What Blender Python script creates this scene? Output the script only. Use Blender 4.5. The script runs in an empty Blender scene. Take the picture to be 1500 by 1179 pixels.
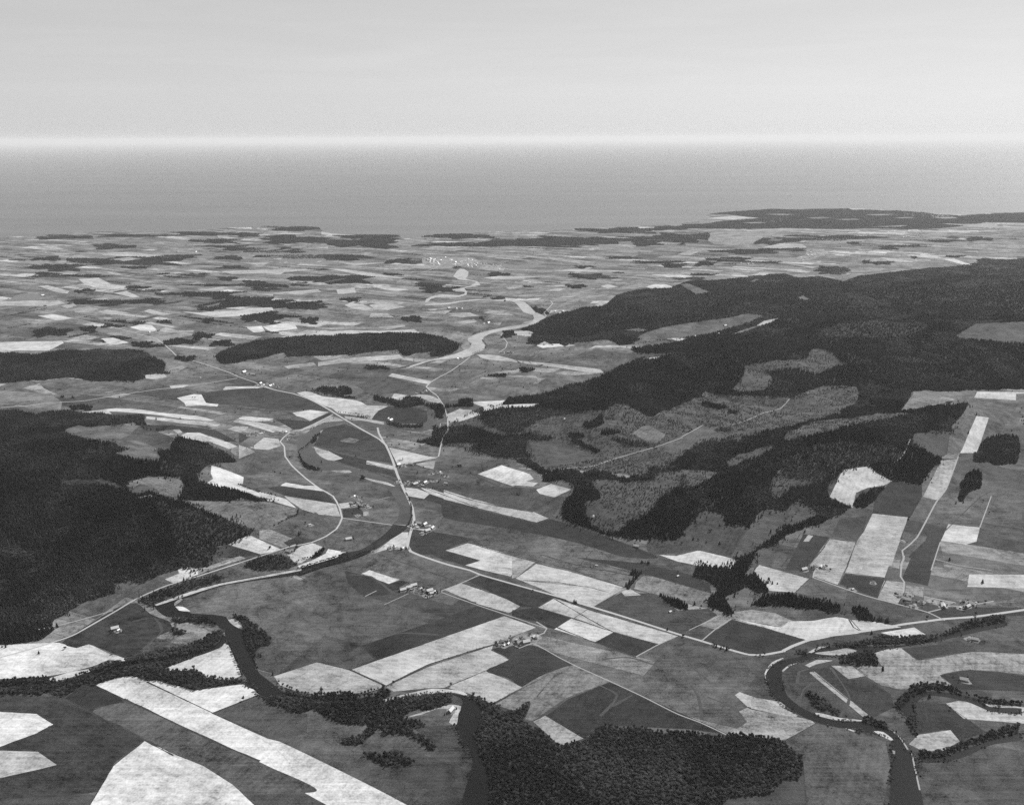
HAZE_D, HAZE_G, HAZE_C, SEA_V, SKY_STR, SKY_CLOUD, EXPOSURE = .75e-5, .1, .97, .115, .091, .4, .0
# ---- survey of the valley: crop letter, class or tone, outline in that survey sheet's own units
SHEETS = {'A': (50, 800, 3.6275), 'B': (400, 800, 3.6275), 'C': (750, 800, 3.6275), 'D': (1100, 800, 3.6275),
          'E': (50, 550, 4.137), 'F': (350, 550, 4.137), 'G': (650, 550, 4.137), 'H': (950, 550, 4.137), 'I': (1150, 550, 4.137),
          'J': (50, 320, 4.137), 'K': (350, 320, 4.137), 'L': (650, 320, 4.137), 'M': (950, 290, 4.137), 'N': (1150, 290, 4.137),
          'P': (400, 560, 5.357), 'Q': (380, 700, 5.357), 'R': (200, 830, 5.357), 'S': (1100, 900, 4.2857),
          'T': (600, 380, 6.25), 'U': (600, 360, 6.818), 'Z': (0, 0, 1.0)}
COAST = "-900,352 -300,352 50,346 90,342 150,339 250,338 310,336 345,333 400,331 462,331 468,334 473,339 485,342 505,343 540,344 585,344 592,350 602,349 613,347 640,343 700,341 742,338 785,338 843,335 904,332 964,330 991,329 1020,324 1045,319 1036,315 1039,313.5 1066,310 1095,308 1134,306 1240,305 1319,309 1363,312 1411,315 1450,312 1700,306 2600,300"
WOODS = """
E F -700,240 0,232 140,222 300,235 480,240 660,255 680,290 800,320 740,335 640,300 460,300 330,312 270,300 180,340 280,385 420,405 500,425 545,455 490,480 560,500 680,515 770,515 735,470 830,450 820,410 870,392 970,395 1030,410 1130,460 1225,520 1110,530 1050,560 1060,600 1000,600 960,590 1020,640 1060,660 1130,690 1250,710 1440,755 1340,755 1250,745 1150,755 900,755 880,750 900,650 870,618 780,610 640,625 560,660 570,690 600,730 740,720 880,757 1340,935 1200,1010 1100,1050 1110,1090 1000,1165 877,1150 790,1180 700,1240 500,1250 480,1310 380,1345 240,1420 120,1480 90,1540 20,1580 -700,1640
E M 740,770 880,790 1340,935 1200,1010 1100,1050 1110,1090 1000,1165 900,1165 850,1000 820,900
E M 460,240 660,255 680,290 560,300 470,292
E M 770,530 850,525 910,560 890,610 800,590
E M 690,1180 760,1130 880,1150 900,1165 800,1200 640,1260 560,1240
K F -145,840 -60,790 0,770 180,735 260,730 400,715 620,715 800,698 1000,695 1150,705 1250,730 1340,770 1330,790 1280,820 1160,840 1150,820 1220,800 1050,825 1000,830 960,800 830,805 670,830 440,835 280,830 270,805 150,840 0,870 -110,885
J F 10,825 200,800 500,795 620,800 720,840 800,885 790,930 840,940 800,945 740,940 650,970 600,990 450,985 380,985 250,960 130,970 0,985 -300,985 -300,825
M F 370,98 480,85 600,77 760,68 900,70 1050,68 1200,66 1448,78 1587,75 1727,98 1897,108 2027,98 2600,90 2600,150 2067,150 1827,180 1587,190 1327,185 1207,190 827,185 600,190 450,190 300,185 200,160 330,158 450,140 650,125 560,110 480,100
Z F 763,482 800,466 850,452 885,447 905,432 940,424 985,420 1010,412 1060,410 1100,405 1125,402 1150,402 1170,407 1200,405 1235,412 1260,404 1300,400 1360,393 1400,390 1455,382 1750,370 1900,470 1900,585 1455,569 1392,573 1338,574 1329,590 1319,600 1290,603 1262,600 1230,603 1255,590 1251,566 1200,568 1155,583 1119,579 1083,581 1066,579 1037,574 1010,589 1000,593 950,610 923,600 916,593 875,602 840,602 805,599 757,597 735,592 745,582 790,578 880,553 887,548 940,525 971,521 990,515 960,517 930,516 945,508 985,503 1000,498 975,498 905,505 900,500 892,498 850,501 829,506 815,503 792,504 775,500 780,490
Z S 650,650 655,630 700,600 757,597 875,602 916,593 950,610 1010,589 1037,574 1066,579 1119,579 1155,583 1251,566 1255,590 1230,603 1180,620 1100,637 1040,650 1000,672 950,690 900,695 860,688 800,690 770,683 745,672 700,665
G F 0,320 60,312 180,318 240,345 330,370 480,350 520,345 650,375 520,380 510,410 515,480 430,495 350,480 290,480 210,460 160,440 220,410 30,415 0,420
G M 240,215 360,195 560,195 760,200 760,240 600,260 540,300 460,330 330,330 250,290 230,245
G F 840,300 900,280 980,240 970,290 900,320 850,315
G F 740,350 800,340 850,350 830,370 760,370
G F 960,340 1060,340 1040,360 950,360
G F 760,390 830,390 900,430 960,450 920,470 850,445
G F 430,520 490,505 570,540 620,590 560,590 520,555 440,535
G M 1000,380 1120,400 1250,420 1200,440 1080,430
H F 320,165 440,180 490,200 420,205 330,190
H F 500,215 560,220 540,235 490,230
H F 420,320 500,330 500,345 410,335
Z F 793,695 824,687 860,695 868,688 904,701 940,697 955,688 974,688 1003,664 1027,649 1071,644 1085,644 1100,639 1124,632 1163,625 1182,620 1206,613 1247,600 1266,596 1329,591 1324,602 1377,595 1418,592 1406,608 1392,632 1368,632 1339,637 1336,649 1377,671 1372,685 1363,695 1343,707 1319,705 1307,705 1285,694 1274,683 1235,688 1215,728 1247,743 1242,746 1215,753 1181,760 1174,775 1150,787 1145,790 1175,755 1211,753 1192,753 1168,734 1150,748 1119,747 1107,760 1095,773 1060,767 1061,755 1030,748 1007,776 998,782 986,794 950,782 964,789 928,789 884,784 860,772 826,760 824,741 838,719 838,705 795,705 
G S 900,640 1200,640 1448,590 1448,640 1300,760 1250,830 1000,960 900,900 850,780 960,740
H S 0,600 330,560 420,590 300,680 200,690 60,640
H S 840,540 1000,560 1080,600 1040,660 900,680 760,740 750,640
H S 480,520 700,430 760,440 640,500 500,550
I M 0,500 200,420 600,400 730,480 650,530 500,550 350,560 280,620 150,640 0,600
I S 0,340 250,265 700,230 800,240 500,290 200,350 0,400
M S 500,1170 570,1090 590,1020 700,1000 800,985 960,970 1000,910 1120,940 1150,990 1200,1010 1110,1040 1000,1075 900,1040 730,1060 760,1110 740,1150 690,1170
N M 440,800 550,795 620,790 700,860 600,845
N M 620,960 800,970 900,1000 760,1000
M M 1000,820 1200,760 1500,740 1700,780 1500,850 1200,850
C F 955,155 1015,85 1050,105 1150,120 1215,75 1235,30 1265,40 1280,90 1240,120 1260,170 1290,150 1340,190 1380,200 1350,240 1290,240 1240,210 1200,240 1150,280 1175,350 1160,375 1100,350 1045,320 1050,275 1100,215 1060,190
C F 780,250 840,255 930,310 930,335 880,335 800,290
C F 600,215 640,160 680,90 740,95 700,140 680,165 650,200 610,230
D F 0,140 40,160 100,190 110,215 70,250 -10,200
D F 0,305 60,270 240,260 330,290 470,320 480,350 400,345 230,320 60,310
D F 540,330 620,350 690,390 740,400 600,400 550,370
H F 560,1110 620,1080 690,1030 830,940 930,880 950,850 990,850 960,920 870,950 760,1020 640,1085 590,1179 540,1179 550,1130
I F 0,930 100,880 200,845 380,805 300,860 130,930 30,975 -30,990
I F 410,790 500,690 600,680 610,700 540,760 430,805
I F 1050,745 1070,670 1120,580 1180,590 1195,660 1150,700 1100,720 1085,775
I F 1150,520 1190,400 1235,375 1400,370 1400,530 1250,530
A F 10,470 110,440 100,470 20,500 -100,520 -100,480
A R -300,740 60,690 130,715 300,665 400,620 500,600 640,570 750,540 850,520 900,490 990,450 1010,470 960,520 850,570 850,600 700,645 760,650 860,660 950,690 1070,705 1140,720 1130,728 850,762 770,745 650,712 590,715 530,690 330,735 280,730 160,800 80,780 -300,790
A R 720,380 900,375 960,400 980,430 900,410 740,400
A R 720,420 750,440 810,455 740,460
A R 1060,375 1120,380 1200,450 1275,500 1270,525 1200,545 1170,560 1180,640 1200,690 1250,715 1150,650 1110,480 1100,440
A M 570,290 740,215 930,165 1000,170 930,205 800,240 650,300 620,325
A M 1120,105 1200,60 1350,50 1400,110 1300,130 1200,130
B R -60,720 40,745 130,790 260,800 300,780 400,770 450,800 560,790 600,760 620,790 560,820 720,812 900,790 960,792 970,820 880,850 740,870 700,910 720,930 820,950 740,975 800,1010 870,1080 830,1085 720,1000 600,1000 560,960 520,1010 460,1060 380,1040 480,1000 500,950 400,940 350,930 300,920 240,880 130,885 0,850 -60,870 -190,850 -220,790 -120,800
B R 480,1105 560,1110 700,1120 760,1160 600,1170
B R 1040,790 1100,810 1210,860 1220,890 1130,880 1050,830
B R 940,960 975,950 985,1040 1020,1060 1000,1070 960,1030
Z R 703,1048 731,1043 758,1045 772,1060 795,1073 811,1089 824,1092 855,1084 882,1065 915,1065 943,1069 998,1073 1026,1074 1042,1078 1081,1077 1110,1077 1128,1081 1155,1092 1172,1109 1177,1122 1168,1138 1140,1148 1120,1163 1070,1168 1040,1185 980,1192 900,1230 780,1300 720,1300 712,1180 705,1125 699,1100 698,1075
C R 0,880 60,840 130,840 100,890 40,920
S R 520,185 600,175 750,170 800,140 900,150 1100,140 1250,95 1400,40 1500,20 1600,0 1600,60 1380,100 1200,150 1050,185 900,190 700,200 550,205
S R 570,265 650,245 760,240 800,290 810,330 770,330 680,315 580,310
S R 290,235 350,220 360,240 300,245
S R 900,575 960,490 1030,440 1180,440 1300,470 1350,495 1500,540 1700,560 1700,585 1500,575 1400,520 1290,495 1150,478 1060,490 1000,530 960,600
S R 1015,560 1035,560 1025,620 1045,700 1055,770 1030,755 990,690 960,640 1000,650
S R 1050,870 1200,860 1320,820 1400,780 1500,750 1700,700 1700,735 1500,782 1340,845 1200,885 1060,895
S R 340,490 420,520 470,560 540,620 620,650 740,655 850,700 880,740 800,720 700,665 560,640 480,610 400,580 360,530
S R 650,690 770,690 740,740 660,735
P R 195,530 215,520 230,580 270,640 340,670 400,690 330,690 250,660 200,600
P R 275,470 330,430 400,375 410,385 340,450 300,490
P R 880,330 1000,335 1150,325 1185,310 1180,360 1100,365 1000,355 880,345
P F 765,115 850,130 1000,160 1040,125 1170,145 1180,170 1280,175 1320,170 1340,230 1330,290 1280,270 1250,210 1150,185 1050,200 900,175 780,140
P F 1335,185 1450,170 1470,140 1560,140 1560,195 1400,195 1340,215
P R 560,300 620,285 760,290 740,305
P F 515,40 590,35 600,90 530,95
P M 300,70 400,30 520,45 530,95 620,120 650,135 500,115 380,90
P R 1200,370 1250,310 1290,330 1280,350
P F 1130,460 1260,440 1250,370 1340,365 1370,385 1330,440 1310,500 1280,500 1200,490
P R 680,720 720,712 725,750 690,750
Q F 440,610 500,555 530,560 510,590 460,625
"""
ELL = """
J 180,115,180,12 480,172,120,15 600,258,320,25 140,298,140,22 240,350,230,8 310,443,60,13 620,420,70,10 680,438,110,6 370,505,170,14 690,505,105,16 1020,460,230,16 1320,510,180,25 1060,548,70,12 520,640,115,20 100,690,110,28 335,672,48,16 870,745,105,20 660,758,60,8 690,775,100,7 1140,760,65,17 1370,600,110,32 1055,620,30,15 790,628,40,9 1020,712,60,17 920,850,60,14 980,345,75,12 1180,240,85,12 1010,95,180,12 1110,138,130,14 600,105,220,8 1290,100,80,10 1170,365,60,12 1200,298,80,10 1340,395,60,18 1150,480,80,10 620,298,80,8 1130,405,200,6 290,1150,60,14 210,1075,40,12 900,230,100,10 80,245,80,12 80,335,80,8 1400,430,80,10 1350,190,200,14 1160,170,140,6
K 320,62,160,14 330,130,200,25 760,150,220,30 800,112,180,14 300,200,110,12 380,232,230,12 640,238,150,18 990,262,95,14 600,368,230,26 380,400,60,12 1150,402,90,12 1300,108,180,10 1290,160,200,12 1210,430,110,22 430,620,52,20 1050,612,55,18 150,590,170,28 80,510,220,26 350,530,180,22 680,492,55,12 90,395,60,18 920,340,60,8 240,640,40,8 830,905,65,10 1350,290,50,12 190,410,100,9 50,100,70,12
L 150,110,150,14 560,150,350,26 900,130,300,20 1300,140,160,25 1090,75,220,18 1380,60,120,12 330,340,65,11 870,350,110,16 800,412,60,11 1080,240,100,7 1290,265,160,8 335,488,40,12 580,562,45,22 395,703,40,20 230,605,12,10 500,920,40,10 330,955,50,6 1170,750,130,18 1310,795,150,20 640,745,110,18 850,295,60,8 1400,285,70,12 570,745,50,25
M 220,240,170,28 40,265,100,18 250,180,160,8 750,260,150,22 1100,242,260,16 620,325,200,14 500,375,130,14 820,313,130,10 720,392,80,6 150,412,45,12 1110,435,90,18 250,490,90,8 330,465,80,6 340,400,60,14 1250,275,40,10
N 630,305,48,12 420,240,120,10 720,293,130,6 580,395,70,10 780,362,18,8 490,388,20,10 300,430,90,10 960,262,110,7 1170,250,80,12 1230,380,80,10 1030,355,60,6 290,455,70,10
"""
FIELDS = """
M 150 700,100 800,96 900,100 820,106
M 140 950,120 1060,116 1120,122 1000,127
M 150 1300,100 1420,98 1480,104 1380,108
N 150 640,120 760,116 800,122 700,126
N 145 300,130 420,126 470,132 360,137
N 150 900,120 1010,118 1060,124 960,128
M 145 560,150 680,146 720,152 620,156
U 156 120,125 640,115 720,185 960,205 940,250 780,245 640,225 420,205 260,210 130,185
M 158 850,375 950,345 960,320 1060,310 1090,335 1010,365 900,390
E 112 180,340 270,300 330,312 460,300 640,305 760,345 850,380 820,410 830,450 735,470 770,515 680,515 560,500 490,480 545,455 500,425 420,405 280,385
E 90 640,305 760,345 850,380 820,410 830,450 735,470 740,440 620,395 500,395 580,360
E 115 555,660 640,625 780,610 870,618 900,650 880,755 800,740 740,715 750,690 640,655 600,680
E 85 160,650 200,630 400,625 470,640 560,680 560,700 440,665 200,665
E 130 610,738 700,722 745,730 650,745
F 120 -351,760 -91,762 160,765 270,790 350,810 355,840 300,870 210,920 100,935 -20,895 -200,820
E 105 1050,545 1110,530 1225,525 1330,480 1380,540 1290,590 1250,590 1210,590 1130,560 1075,545 1070,590 1085,625 1045,650 1000,600
E 215 1075,545 1130,560 1210,590 1270,615 1265,655 1235,660 1448,740 1448,755 1300,715 1130,680 1045,650 1085,625 1070,590
E 225 1170,1022 1300,965 1480,1045 1500,1055 1370,1082
E 75 1095,1045 1165,1025 1370,1082 1240,1095 1080,1105 1110,1090
E 130 1130,1130 1240,1092 1285,1108 1060,1175 990,1175
A 225 695,175 770,145 765,125 830,108 870,118 900,115 1000,95 1000,100 870,150 740,195
A 165 870,118 1000,95 1090,50 1130,65 1000,100 870,150
E 205 270,222 440,205 470,232 300,235
E 210 420,205 500,198 640,205 770,225 990,245 1090,270 1060,275 900,262 760,240 560,222 440,215
E 200 680,248 800,258 1000,275 1130,295 1110,308 900,290 740,270 680,262
E 220 865,135 970,112 1060,118 1120,145 1125,160 1110,188 980,182 920,185 910,165
E 220 820,62 880,57 940,58 900,72 830,78
E 220 1145,82 1160,68 1330,65 1390,70 1300,88 1150,92
E 190 880,370 940,340 1000,345 1180,405 1235,430 1180,445 1050,395 1020,410
E 175 825,320 880,325 905,345 870,350
E 195 1200,280 1240,265 1448,300 1500,320 1448,345 1300,300
E 160 1200,280 1260,245 1448,260 1448,280
E 190 1170,325 1220,305 1300,310 1250,345
E 140 1190,460 1200,440 1250,430 1340,465 1240,505
E 72 620,300 830,300 1100,330 1230,400 1180,400 1000,345 900,345 880,325 740,335
F 215 0,255 60,248 210,262 180,275 100,278 0,265
F 200 0,270 100,278 330,330 300,345 200,335 100,290 0,285
F 185 0,305 60,315 10,345 0,345
F 75 0,345 70,370 0,415
F 195 75,435 150,375 240,385 255,425 180,450 100,445
F 175 0,420 60,440 100,465 0,505
F 84 -230,110 0,80 200,80 340,110 480,160 560,215 430,205 300,215 130,200 0,180 -200,165
F 215 325,225 430,208 545,222 430,275 390,255 350,245
F 70 215,262 430,278 545,225 570,232 380,325 330,328
F 208 350,105 400,95 440,100 500,125 640,140 700,148 740,160 775,180 560,195 520,185 450,150
F 200 560,195 780,180 905,185 850,210 800,265 700,240 600,228
F 72 800,262 850,210 905,188 1050,192 1140,215 1145,280 1100,295 950,290
P 185 560,265 700,280 870,310 870,330 700,305 570,290
P 185 200,375 330,320 450,262 520,280 560,300 400,315 330,345 230,385
P 205 930,120 950,88 1040,100 1090,105 1180,90 1300,130 1320,165 1240,155 1130,110 1040,120 1000,140
P 78 400,360 560,325 870,450 940,640 600,560 320,495
P 200 905,510 960,520 1200,575 1290,590 1150,620 1010,640 970,640
P 185 320,505 440,540 550,595 480,615 400,605 340,555
P 72 550,595 440,540 740,612 735,640 940,700 970,745 700,680 480,615
P 190 735,612 940,655 965,690 730,640
P 170 1115,640 1190,625 1275,615 1260,680 1200,670
P 205 1380,250 1470,210 1560,215 1560,260 1440,300 1390,315
P 125 525,455 600,432 680,450 640,475 540,470
P 200 70,800 100,785 390,840 400,850 130,815
Q 210 165,60 205,35 350,60 440,62 500,105 300,80
Q 62 60,80 165,62 300,82 520,110 600,200 520,190 330,160 200,140
Q 200 0,108 120,140 210,165 290,235 200,210 120,185 60,180 0,155
Q 190 195,140 330,160 520,190 600,205 635,300 450,285 340,250 230,175
Q 200 625,200 705,190 710,230 640,240
Q 55 650,245 780,232 840,290 800,305 660,310
Q 195 815,265 855,262 858,295 815,295
Q 145 0,410 80,400 270,475 190,505 240,540 170,540 0,478
Q 75 190,505 300,460 460,490 400,505 240,545
Q 205 215,600 330,530 420,508 510,545 440,600 400,620 330,665 280,670
Q 225 300,690 400,650 520,590 540,555 680,580 600,625 450,670 320,705
Q 205 890,575 960,540 1100,425 1170,425 1155,545 1100,560 1000,560 900,590
Q 200 1200,395 1290,400 1370,395 1310,440 1200,455
Q 195 1145,75 1240,85 1340,120 1290,165 1160,140
Q 190 1250,70 1350,85 1500,140 1500,180 1340,125
Q 60 1290,165 1340,125 1500,180 1700,220 1700,300 1400,200
Q 70 1190,400 1480,440 1700,480 1500,540 1450,570 1500,600 1240,600 1170,545
Q 215 795,755 865,722 1100,795 1015,830
G 190 0,690 150,740 380,800 545,825 635,865 560,890 400,850 200,800 0,750
G 65 0,760 200,810 400,860 560,895 640,868 900,950 1000,980 1300,1100 1100,1100 800,1010 400,930 0,860
G 225 205,595 350,542 520,595 545,625 420,670 330,640
G 190 420,665 450,635 570,650 540,672
G 215 560,690 650,655 775,688 670,738 580,715
G 200 725,480 830,452 895,482 750,505
G 215 20,235 100,200 240,235 90,280 30,275
G 220 160,160 370,150 350,178 590,168 540,195 350,195 240,215 240,190
G 118 1140,350 1200,310 1240,300 1350,360 1290,410 1230,400
G 92 510,400 700,390 900,480 960,500 740,540 620,560 560,500
B 208 915,22 1030,-17 1110,0 1395,85 1300,125 1100,75
B 200 1020,100 1100,72 1300,125 1260,160 1130,130
B 60 740,-10 915,22 1100,75 1020,100 900,70
C 200 20,170 130,92 300,130 590,215 570,240 430,320 300,290 120,210
C 150 60,180 250,190 450,225 530,250 400,215 200,195
C 175 0,50 120,85 30,160 0,170
C 118 160,45 350,100 660,160 600,215 170,95
B 215 468,145 520,127 670,178 610,200
B 62 380,130 468,148 610,202 680,180 720,190 600,260 480,265 400,200
B 200 905,228 1000,195 1180,255 1240,280 1315,320 1255,355 1100,310
B 60 1030,180 1110,155 1400,240 1500,265 1400,325 1315,318 1240,280 1180,255
B 205 415,655 800,520 1000,450 1230,370 1400,430 1170,520 820,630 600,740
B 192 5,690 235,615 400,655 590,740 600,745 500,775 250,790 130,770 40,740
B 185 600,745 820,640 1170,525 1160,550 1255,600 1130,660 920,750 800,755 640,770
B 178 920,750 1130,662 1250,710 1325,748 1160,838 1060,790
B 64 1165,545 1380,525 1520,590 1700,680 1600,650 1420,692 1325,748 1250,700 1130,660 1255,600
B 130 1175,840 1330,750 1451,690 1500,680 1400,800 1290,880
B 64 460,530 850,400 1080,318 1225,368 1000,450 800,520 420,650 540,600
B 78 980,880 960,950 740,960 800,1000 880,1080 1000,1050 960,960
B 92 480,1090 460,1060 600,1000 720,1000 820,1080 700,1100
A 225 -100,540 10,540 130,512 225,540 290,520 400,570 500,595 470,615 400,600 330,630 200,665 20,695 -100,700
A 205 80,700 200,665 300,650 300,665 130,715 85,712
A 215 700,645 850,590 840,575 1020,515 1060,570 1100,685 1050,710 900,690 860,660 720,660
A 238 330,738 530,690 940,885 1240,1020 1300,1035 1451,1105 1900,1330 2100,1460 1750,1460 1350,1260 1000,1050 700,915 440,790
A 225 600,715 650,712 850,765 1130,728 1195,785 940,885
A 62 160,810 270,730 330,738 440,790 480,830 330,850 310,880
A 95 310,880 480,830 700,915 1000,1050 1250,1170 1500,1300 1000,1300 880,1150 740,1110 480,960
A 74 -300,760 10,780 150,800 160,815 310,890 480,980 700,1085 590,1030 420,1160 350,1300 -300,1300
A 228 420,1165 590,1030 740,1100 900,1165 1050,1260 1250,1450 250,1450
A 225 -500,860 18,890 105,945 18,990 -500,1180
A 215 -500,1075 20,1090 120,1160 20,1185 -500,1300
A 84 950,885 1195,790 1240,830 1260,860 1451,890 1451,1000 1240,1020 1210,990
A 195 465,395 480,380 510,365 535,372 560,385 545,405 480,402
A 72 150,510 430,330 540,300 620,360 720,400 740,440 650,480 500,595 400,560 290,520 225,540
C 205 140,325 225,275 400,335 330,380
C 200 330,380 400,335 880,475 780,518 540,455
C 215 222,440 315,382 540,455 440,508
C 62 440,508 545,455 770,520 660,585
C 60 0,215 220,270 135,325 0,290
C 62 0,340 140,325 315,382 222,440 190,430 130,400 0,370
C 78 440,320 580,245 760,250 880,340 1040,330 1090,365 940,445 880,465
C 128 0,790 150,690 330,630 440,680 520,715 300,800 110,925 70,920 100,830 30,860 0,880
C 175 110,930 175,898 380,1020 250,1060 200,1010
C 62 180,900 300,810 520,720 1000,930 1150,1000 940,970 500,950 380,1020
C 182 1185,790 1210,772 1290,800 1451,830 1451,905 1330,870 1250,850
C 130 660,190 700,155 800,165 1050,255 1040,325 900,290 650,225
C 60 350,60 720,150 1060,250 1050,200 950,150 700,90
C 205 780,45 870,50 1000,18 1210,75 1160,118 1000,105 880,80
D 200 15,130 45,98 310,172 235,245 95,235
C 185 580,240 630,225 690,260 600,265
D 175 -90,350 0,335 130,355 220,395 240,400 200,400 160,430 -90,385
D 202 0,415 -90,385 160,430 200,400 330,395 450,375 530,390 590,455 450,475 300,500
D 215 530,390 660,400 800,430 590,455
D 215 690,458 870,430 935,470 800,488
D 55 -100,388 0,415 300,500 150,560 0,577 -140,543 -262,500
D 180 310,100 395,0 560,0 460,205 330,160 350,115
D 185 500,140 570,0 770,0 710,165
D 60 470,200 500,145 720,175 670,275
D 165 670,275 710,180 810,190 815,245 780,310
D 145 820,245 825,210 920,215 915,270
D 150 920,265 1090,295 1030,330 920,290
D 130 1160,310 1400,280 1400,340 1290,330
D 60 930,355 1100,320 1290,340 1290,355 1030,383
D 62 800,180 850,60 900,0 990,0 940,210
D 200 1150,215 1160,148 1290,155 1290,232
D 178 655,570 800,540 885,605 1190,560 1290,610 1290,710 1180,655 1005,685 1100,755 1000,730 870,735 825,760 700,740 560,650 620,630 700,640
D 175 425,632 540,635 610,690 520,705
D 180 285,630 350,600 440,605 350,625 310,642
S 68 380,350 500,318 620,410 720,400 880,500 900,580 760,650 620,540
D 155 305,668 340,665 640,905 600,912
S 60 950,215 1150,190 1210,250 1050,285
S 75 1150,190 1300,160 1430,230 1210,250
S 60 1185,380 1380,345 1500,430 1500,500 1300,465
S 58 1020,600 1040,545 1220,560 1480,740 1310,790 1230,720 1040,745
D 180 1035,835 1100,820 1290,890 1290,970 1130,915
D 185 840,1050 890,1000 1060,975 1110,1035 1020,1085 920,1090
D 190 0,800 30,800 150,845 250,895 240,905 130,890 0,860
D 160 -70,880 -20,856 0,865 130,890 240,905 340,940 180,1025 0,1005 -120,998 -20,932
D 92 185,1030 345,940 560,985 720,1040 745,1179 700,1400 300,1400 270,1110
I 205 270,735 350,570 515,550 560,595 650,640 600,665 500,680 430,710 410,800
I 190 470,955 530,835 748,858 700,990 645,1150 380,1150 430,1010
I 178 170,1130 270,990 430,1010 375,1150 200,1179
I 182 835,735 945,515 1045,505 975,690 920,755
I 208 1060,470 1160,245 1235,255 1165,470
I 140 945,500 990,470 1060,470 1045,505
I 215 945,1000 990,900 1180,920 1160,1005 1090,1025
I 112 1090,210 1110,170 1260,180 1400,190 1400,300 1235,255 1160,245 1060,470 980,470 960,450 1010,340
I 200 1145,135 1165,98 1260,105 1400,110 1400,150
I 125 780,100 1000,95 1150,105 1145,140 1050,140 940,185 700,215 740,160
I 150 820,160 960,130 1050,145 940,170
I 85 780,360 900,335 1000,340 980,470 940,500 850,455 770,410
I 62 110,960 180,965 270,980 160,1130 90,1179 0,1179
I 78 280,970 330,870 500,850 470,955 430,1000
I 185 110,1005 140,965 170,970 145,1005
I 68 540,760 640,640 830,660 830,735 760,858 530,835
I 68 745,1100 850,1000 870,950 960,950 920,1060 880,1150
H 82 235,935 330,820 460,850 455,900 600,925 500,1090 300,1060 0,1080 0,985 160,1000
H 92 600,925 650,870 700,815 830,820 900,760 1040,840 1000,860 800,950 690,1030 620,1080 560,1110 500,1090
H 100 50,430 330,300 510,390 320,410 220,470 200,500 100,460
M 112 -20,850 70,790 300,750 490,725 600,700 690,715 620,750 560,770 420,810 290,840 200,850 120,880 0,900 -100,880
M 200 650,775 700,745 800,725 740,755 670,780
M 125 490,830 600,790 650,775 660,785 560,820
M 215 130,850 240,850 180,868
M 205 0,545 60,528 110,525 150,545 60,548
M 118 190,525 240,518 370,570 290,585
M 118 900,605 935,592 980,615 950,622
M 110 610,510 650,490 680,495 640,512
N 105 1035,835 1160,760 1260,735 1500,720 1500,960 1250,920 1060,850
L 118 1070,680 1180,665 1250,675 1180,690
L 112 1170,730 1200,700 1340,660 1448,645 1500,650 1500,720 1380,720 1370,745 1300,760 1280,735
J 215 580,660 640,642 710,645 740,670 740,685 650,680
J 190 740,680 800,660 870,680 970,680 960,688 800,690
J 215 405,728 480,722 575,752 460,768
J 212 -50,760 10,755 170,742 180,755 90,800 -50,800
J 205 20,590 120,580 235,605 140,618
J 190 10,500 150,498 190,515 100,530 10,530
J 205 385,565 440,552 580,572 470,585
J 200 665,562 700,550 770,570 840,578 780,588 720,580
J 185 160,530 240,515 260,530 200,545
J 175 230,545 330,535 390,550 330,572 250,570
J 200 30,412 80,405 215,440 200,455 140,450
J 210 270,368 390,360 470,400 560,410 540,425 450,430 370,420 300,395
J 205 480,452 560,440 640,475 600,480
J 185 310,495 420,478 460,495
J 185 180,225 260,222 370,240 280,242
J 190 380,210 560,205 780,225 700,235 430,225
J 190 120,265 190,258 275,275 210,280
J 195 425,322 490,325 540,340 500,345
J 190 690,308 740,305 790,318
J 215 900,565 1010,570 1110,560 1220,558 1300,545 1448,540 1448,560 1260,590 1100,598 1010,585
J 225 1280,658 1380,652 1400,685 1330,690
K 225 145,655 270,632 340,645 355,668 190,688
J 190 990,435 1150,412 1200,420 1100,440
J 200 1130,320 1400,310 1448,330 1200,338
J 180 820,185 1000,180 1040,190 860,200
J 190 1270,270 1430,268 1350,282
J 175 800,100 1000,105 1030,112
J 185 1110,105 1240,120 1120,122
J 185 1350,460 1448,452 1448,468
J 190 660,948 790,943 805,960 740,975 680,970
J 145 800,870 860,860 960,880 870,930 800,935
J 130 0,1020 100,1060 170,1110 160,1160 0,1100
J 120 20,985 200,970 420,990 700,980 400,1060 200,1090 60,1030
K 215 400,715 480,690 650,678 850,682 1060,672 1110,695 950,695 790,692 600,705
K 200 640,525 680,508 760,525 820,550 760,558 680,545
K 185 790,525 870,512 1010,535 900,555 820,550
K 190 800,575 900,575 940,600 790,600
K 180 450,835 660,825 670,840 500,860
K 185 480,870 660,845 970,825 1000,848 830,862 660,870 480,895
K 175 270,895 450,870 470,890 300,912
K 160 460,665 700,655 860,665 600,675
K 190 840,660 1000,642 1010,655 900,672
K 205 820,415 900,412 1030,432 960,440 900,435
K 200 540,305 640,308 1000,360 980,365 780,350
K 190 0,325 180,308 500,308 300,325 100,330
K 190 160,330 280,322 250,340
K 195 590,430 700,420 710,450 600,460
K 190 110,462 380,458 500,445 480,430 200,450
K 190 230,155 340,155 300,165
K 185 460,175 540,172 540,185
K 200 400,215 480,212 470,225
K 185 0,270 190,268 150,282
K 180 610,268 900,270 700,285
K 175 1240,190 1400,175 1300,200
K 205 905,955 930,938 1165,985 1150,1005
K 175 1140,550 1300,540 1160,560
K 178 1270,590 1400,570 1448,590 1350,600
K 178 1320,630 1420,610 1448,625
K 165 1100,570 1290,555 1250,580
K 95 700,1010 900,960 1130,1020 1180,1070 900,1060 830,1080
L 175 20,575 150,570 220,590 100,600
L 180 240,570 300,558 400,575 430,590 330,585
L 175 60,630 160,615 220,625 120,640
L 170 280,635 350,630 340,648
L 195 610,440 680,425 740,425 700,440
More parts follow.
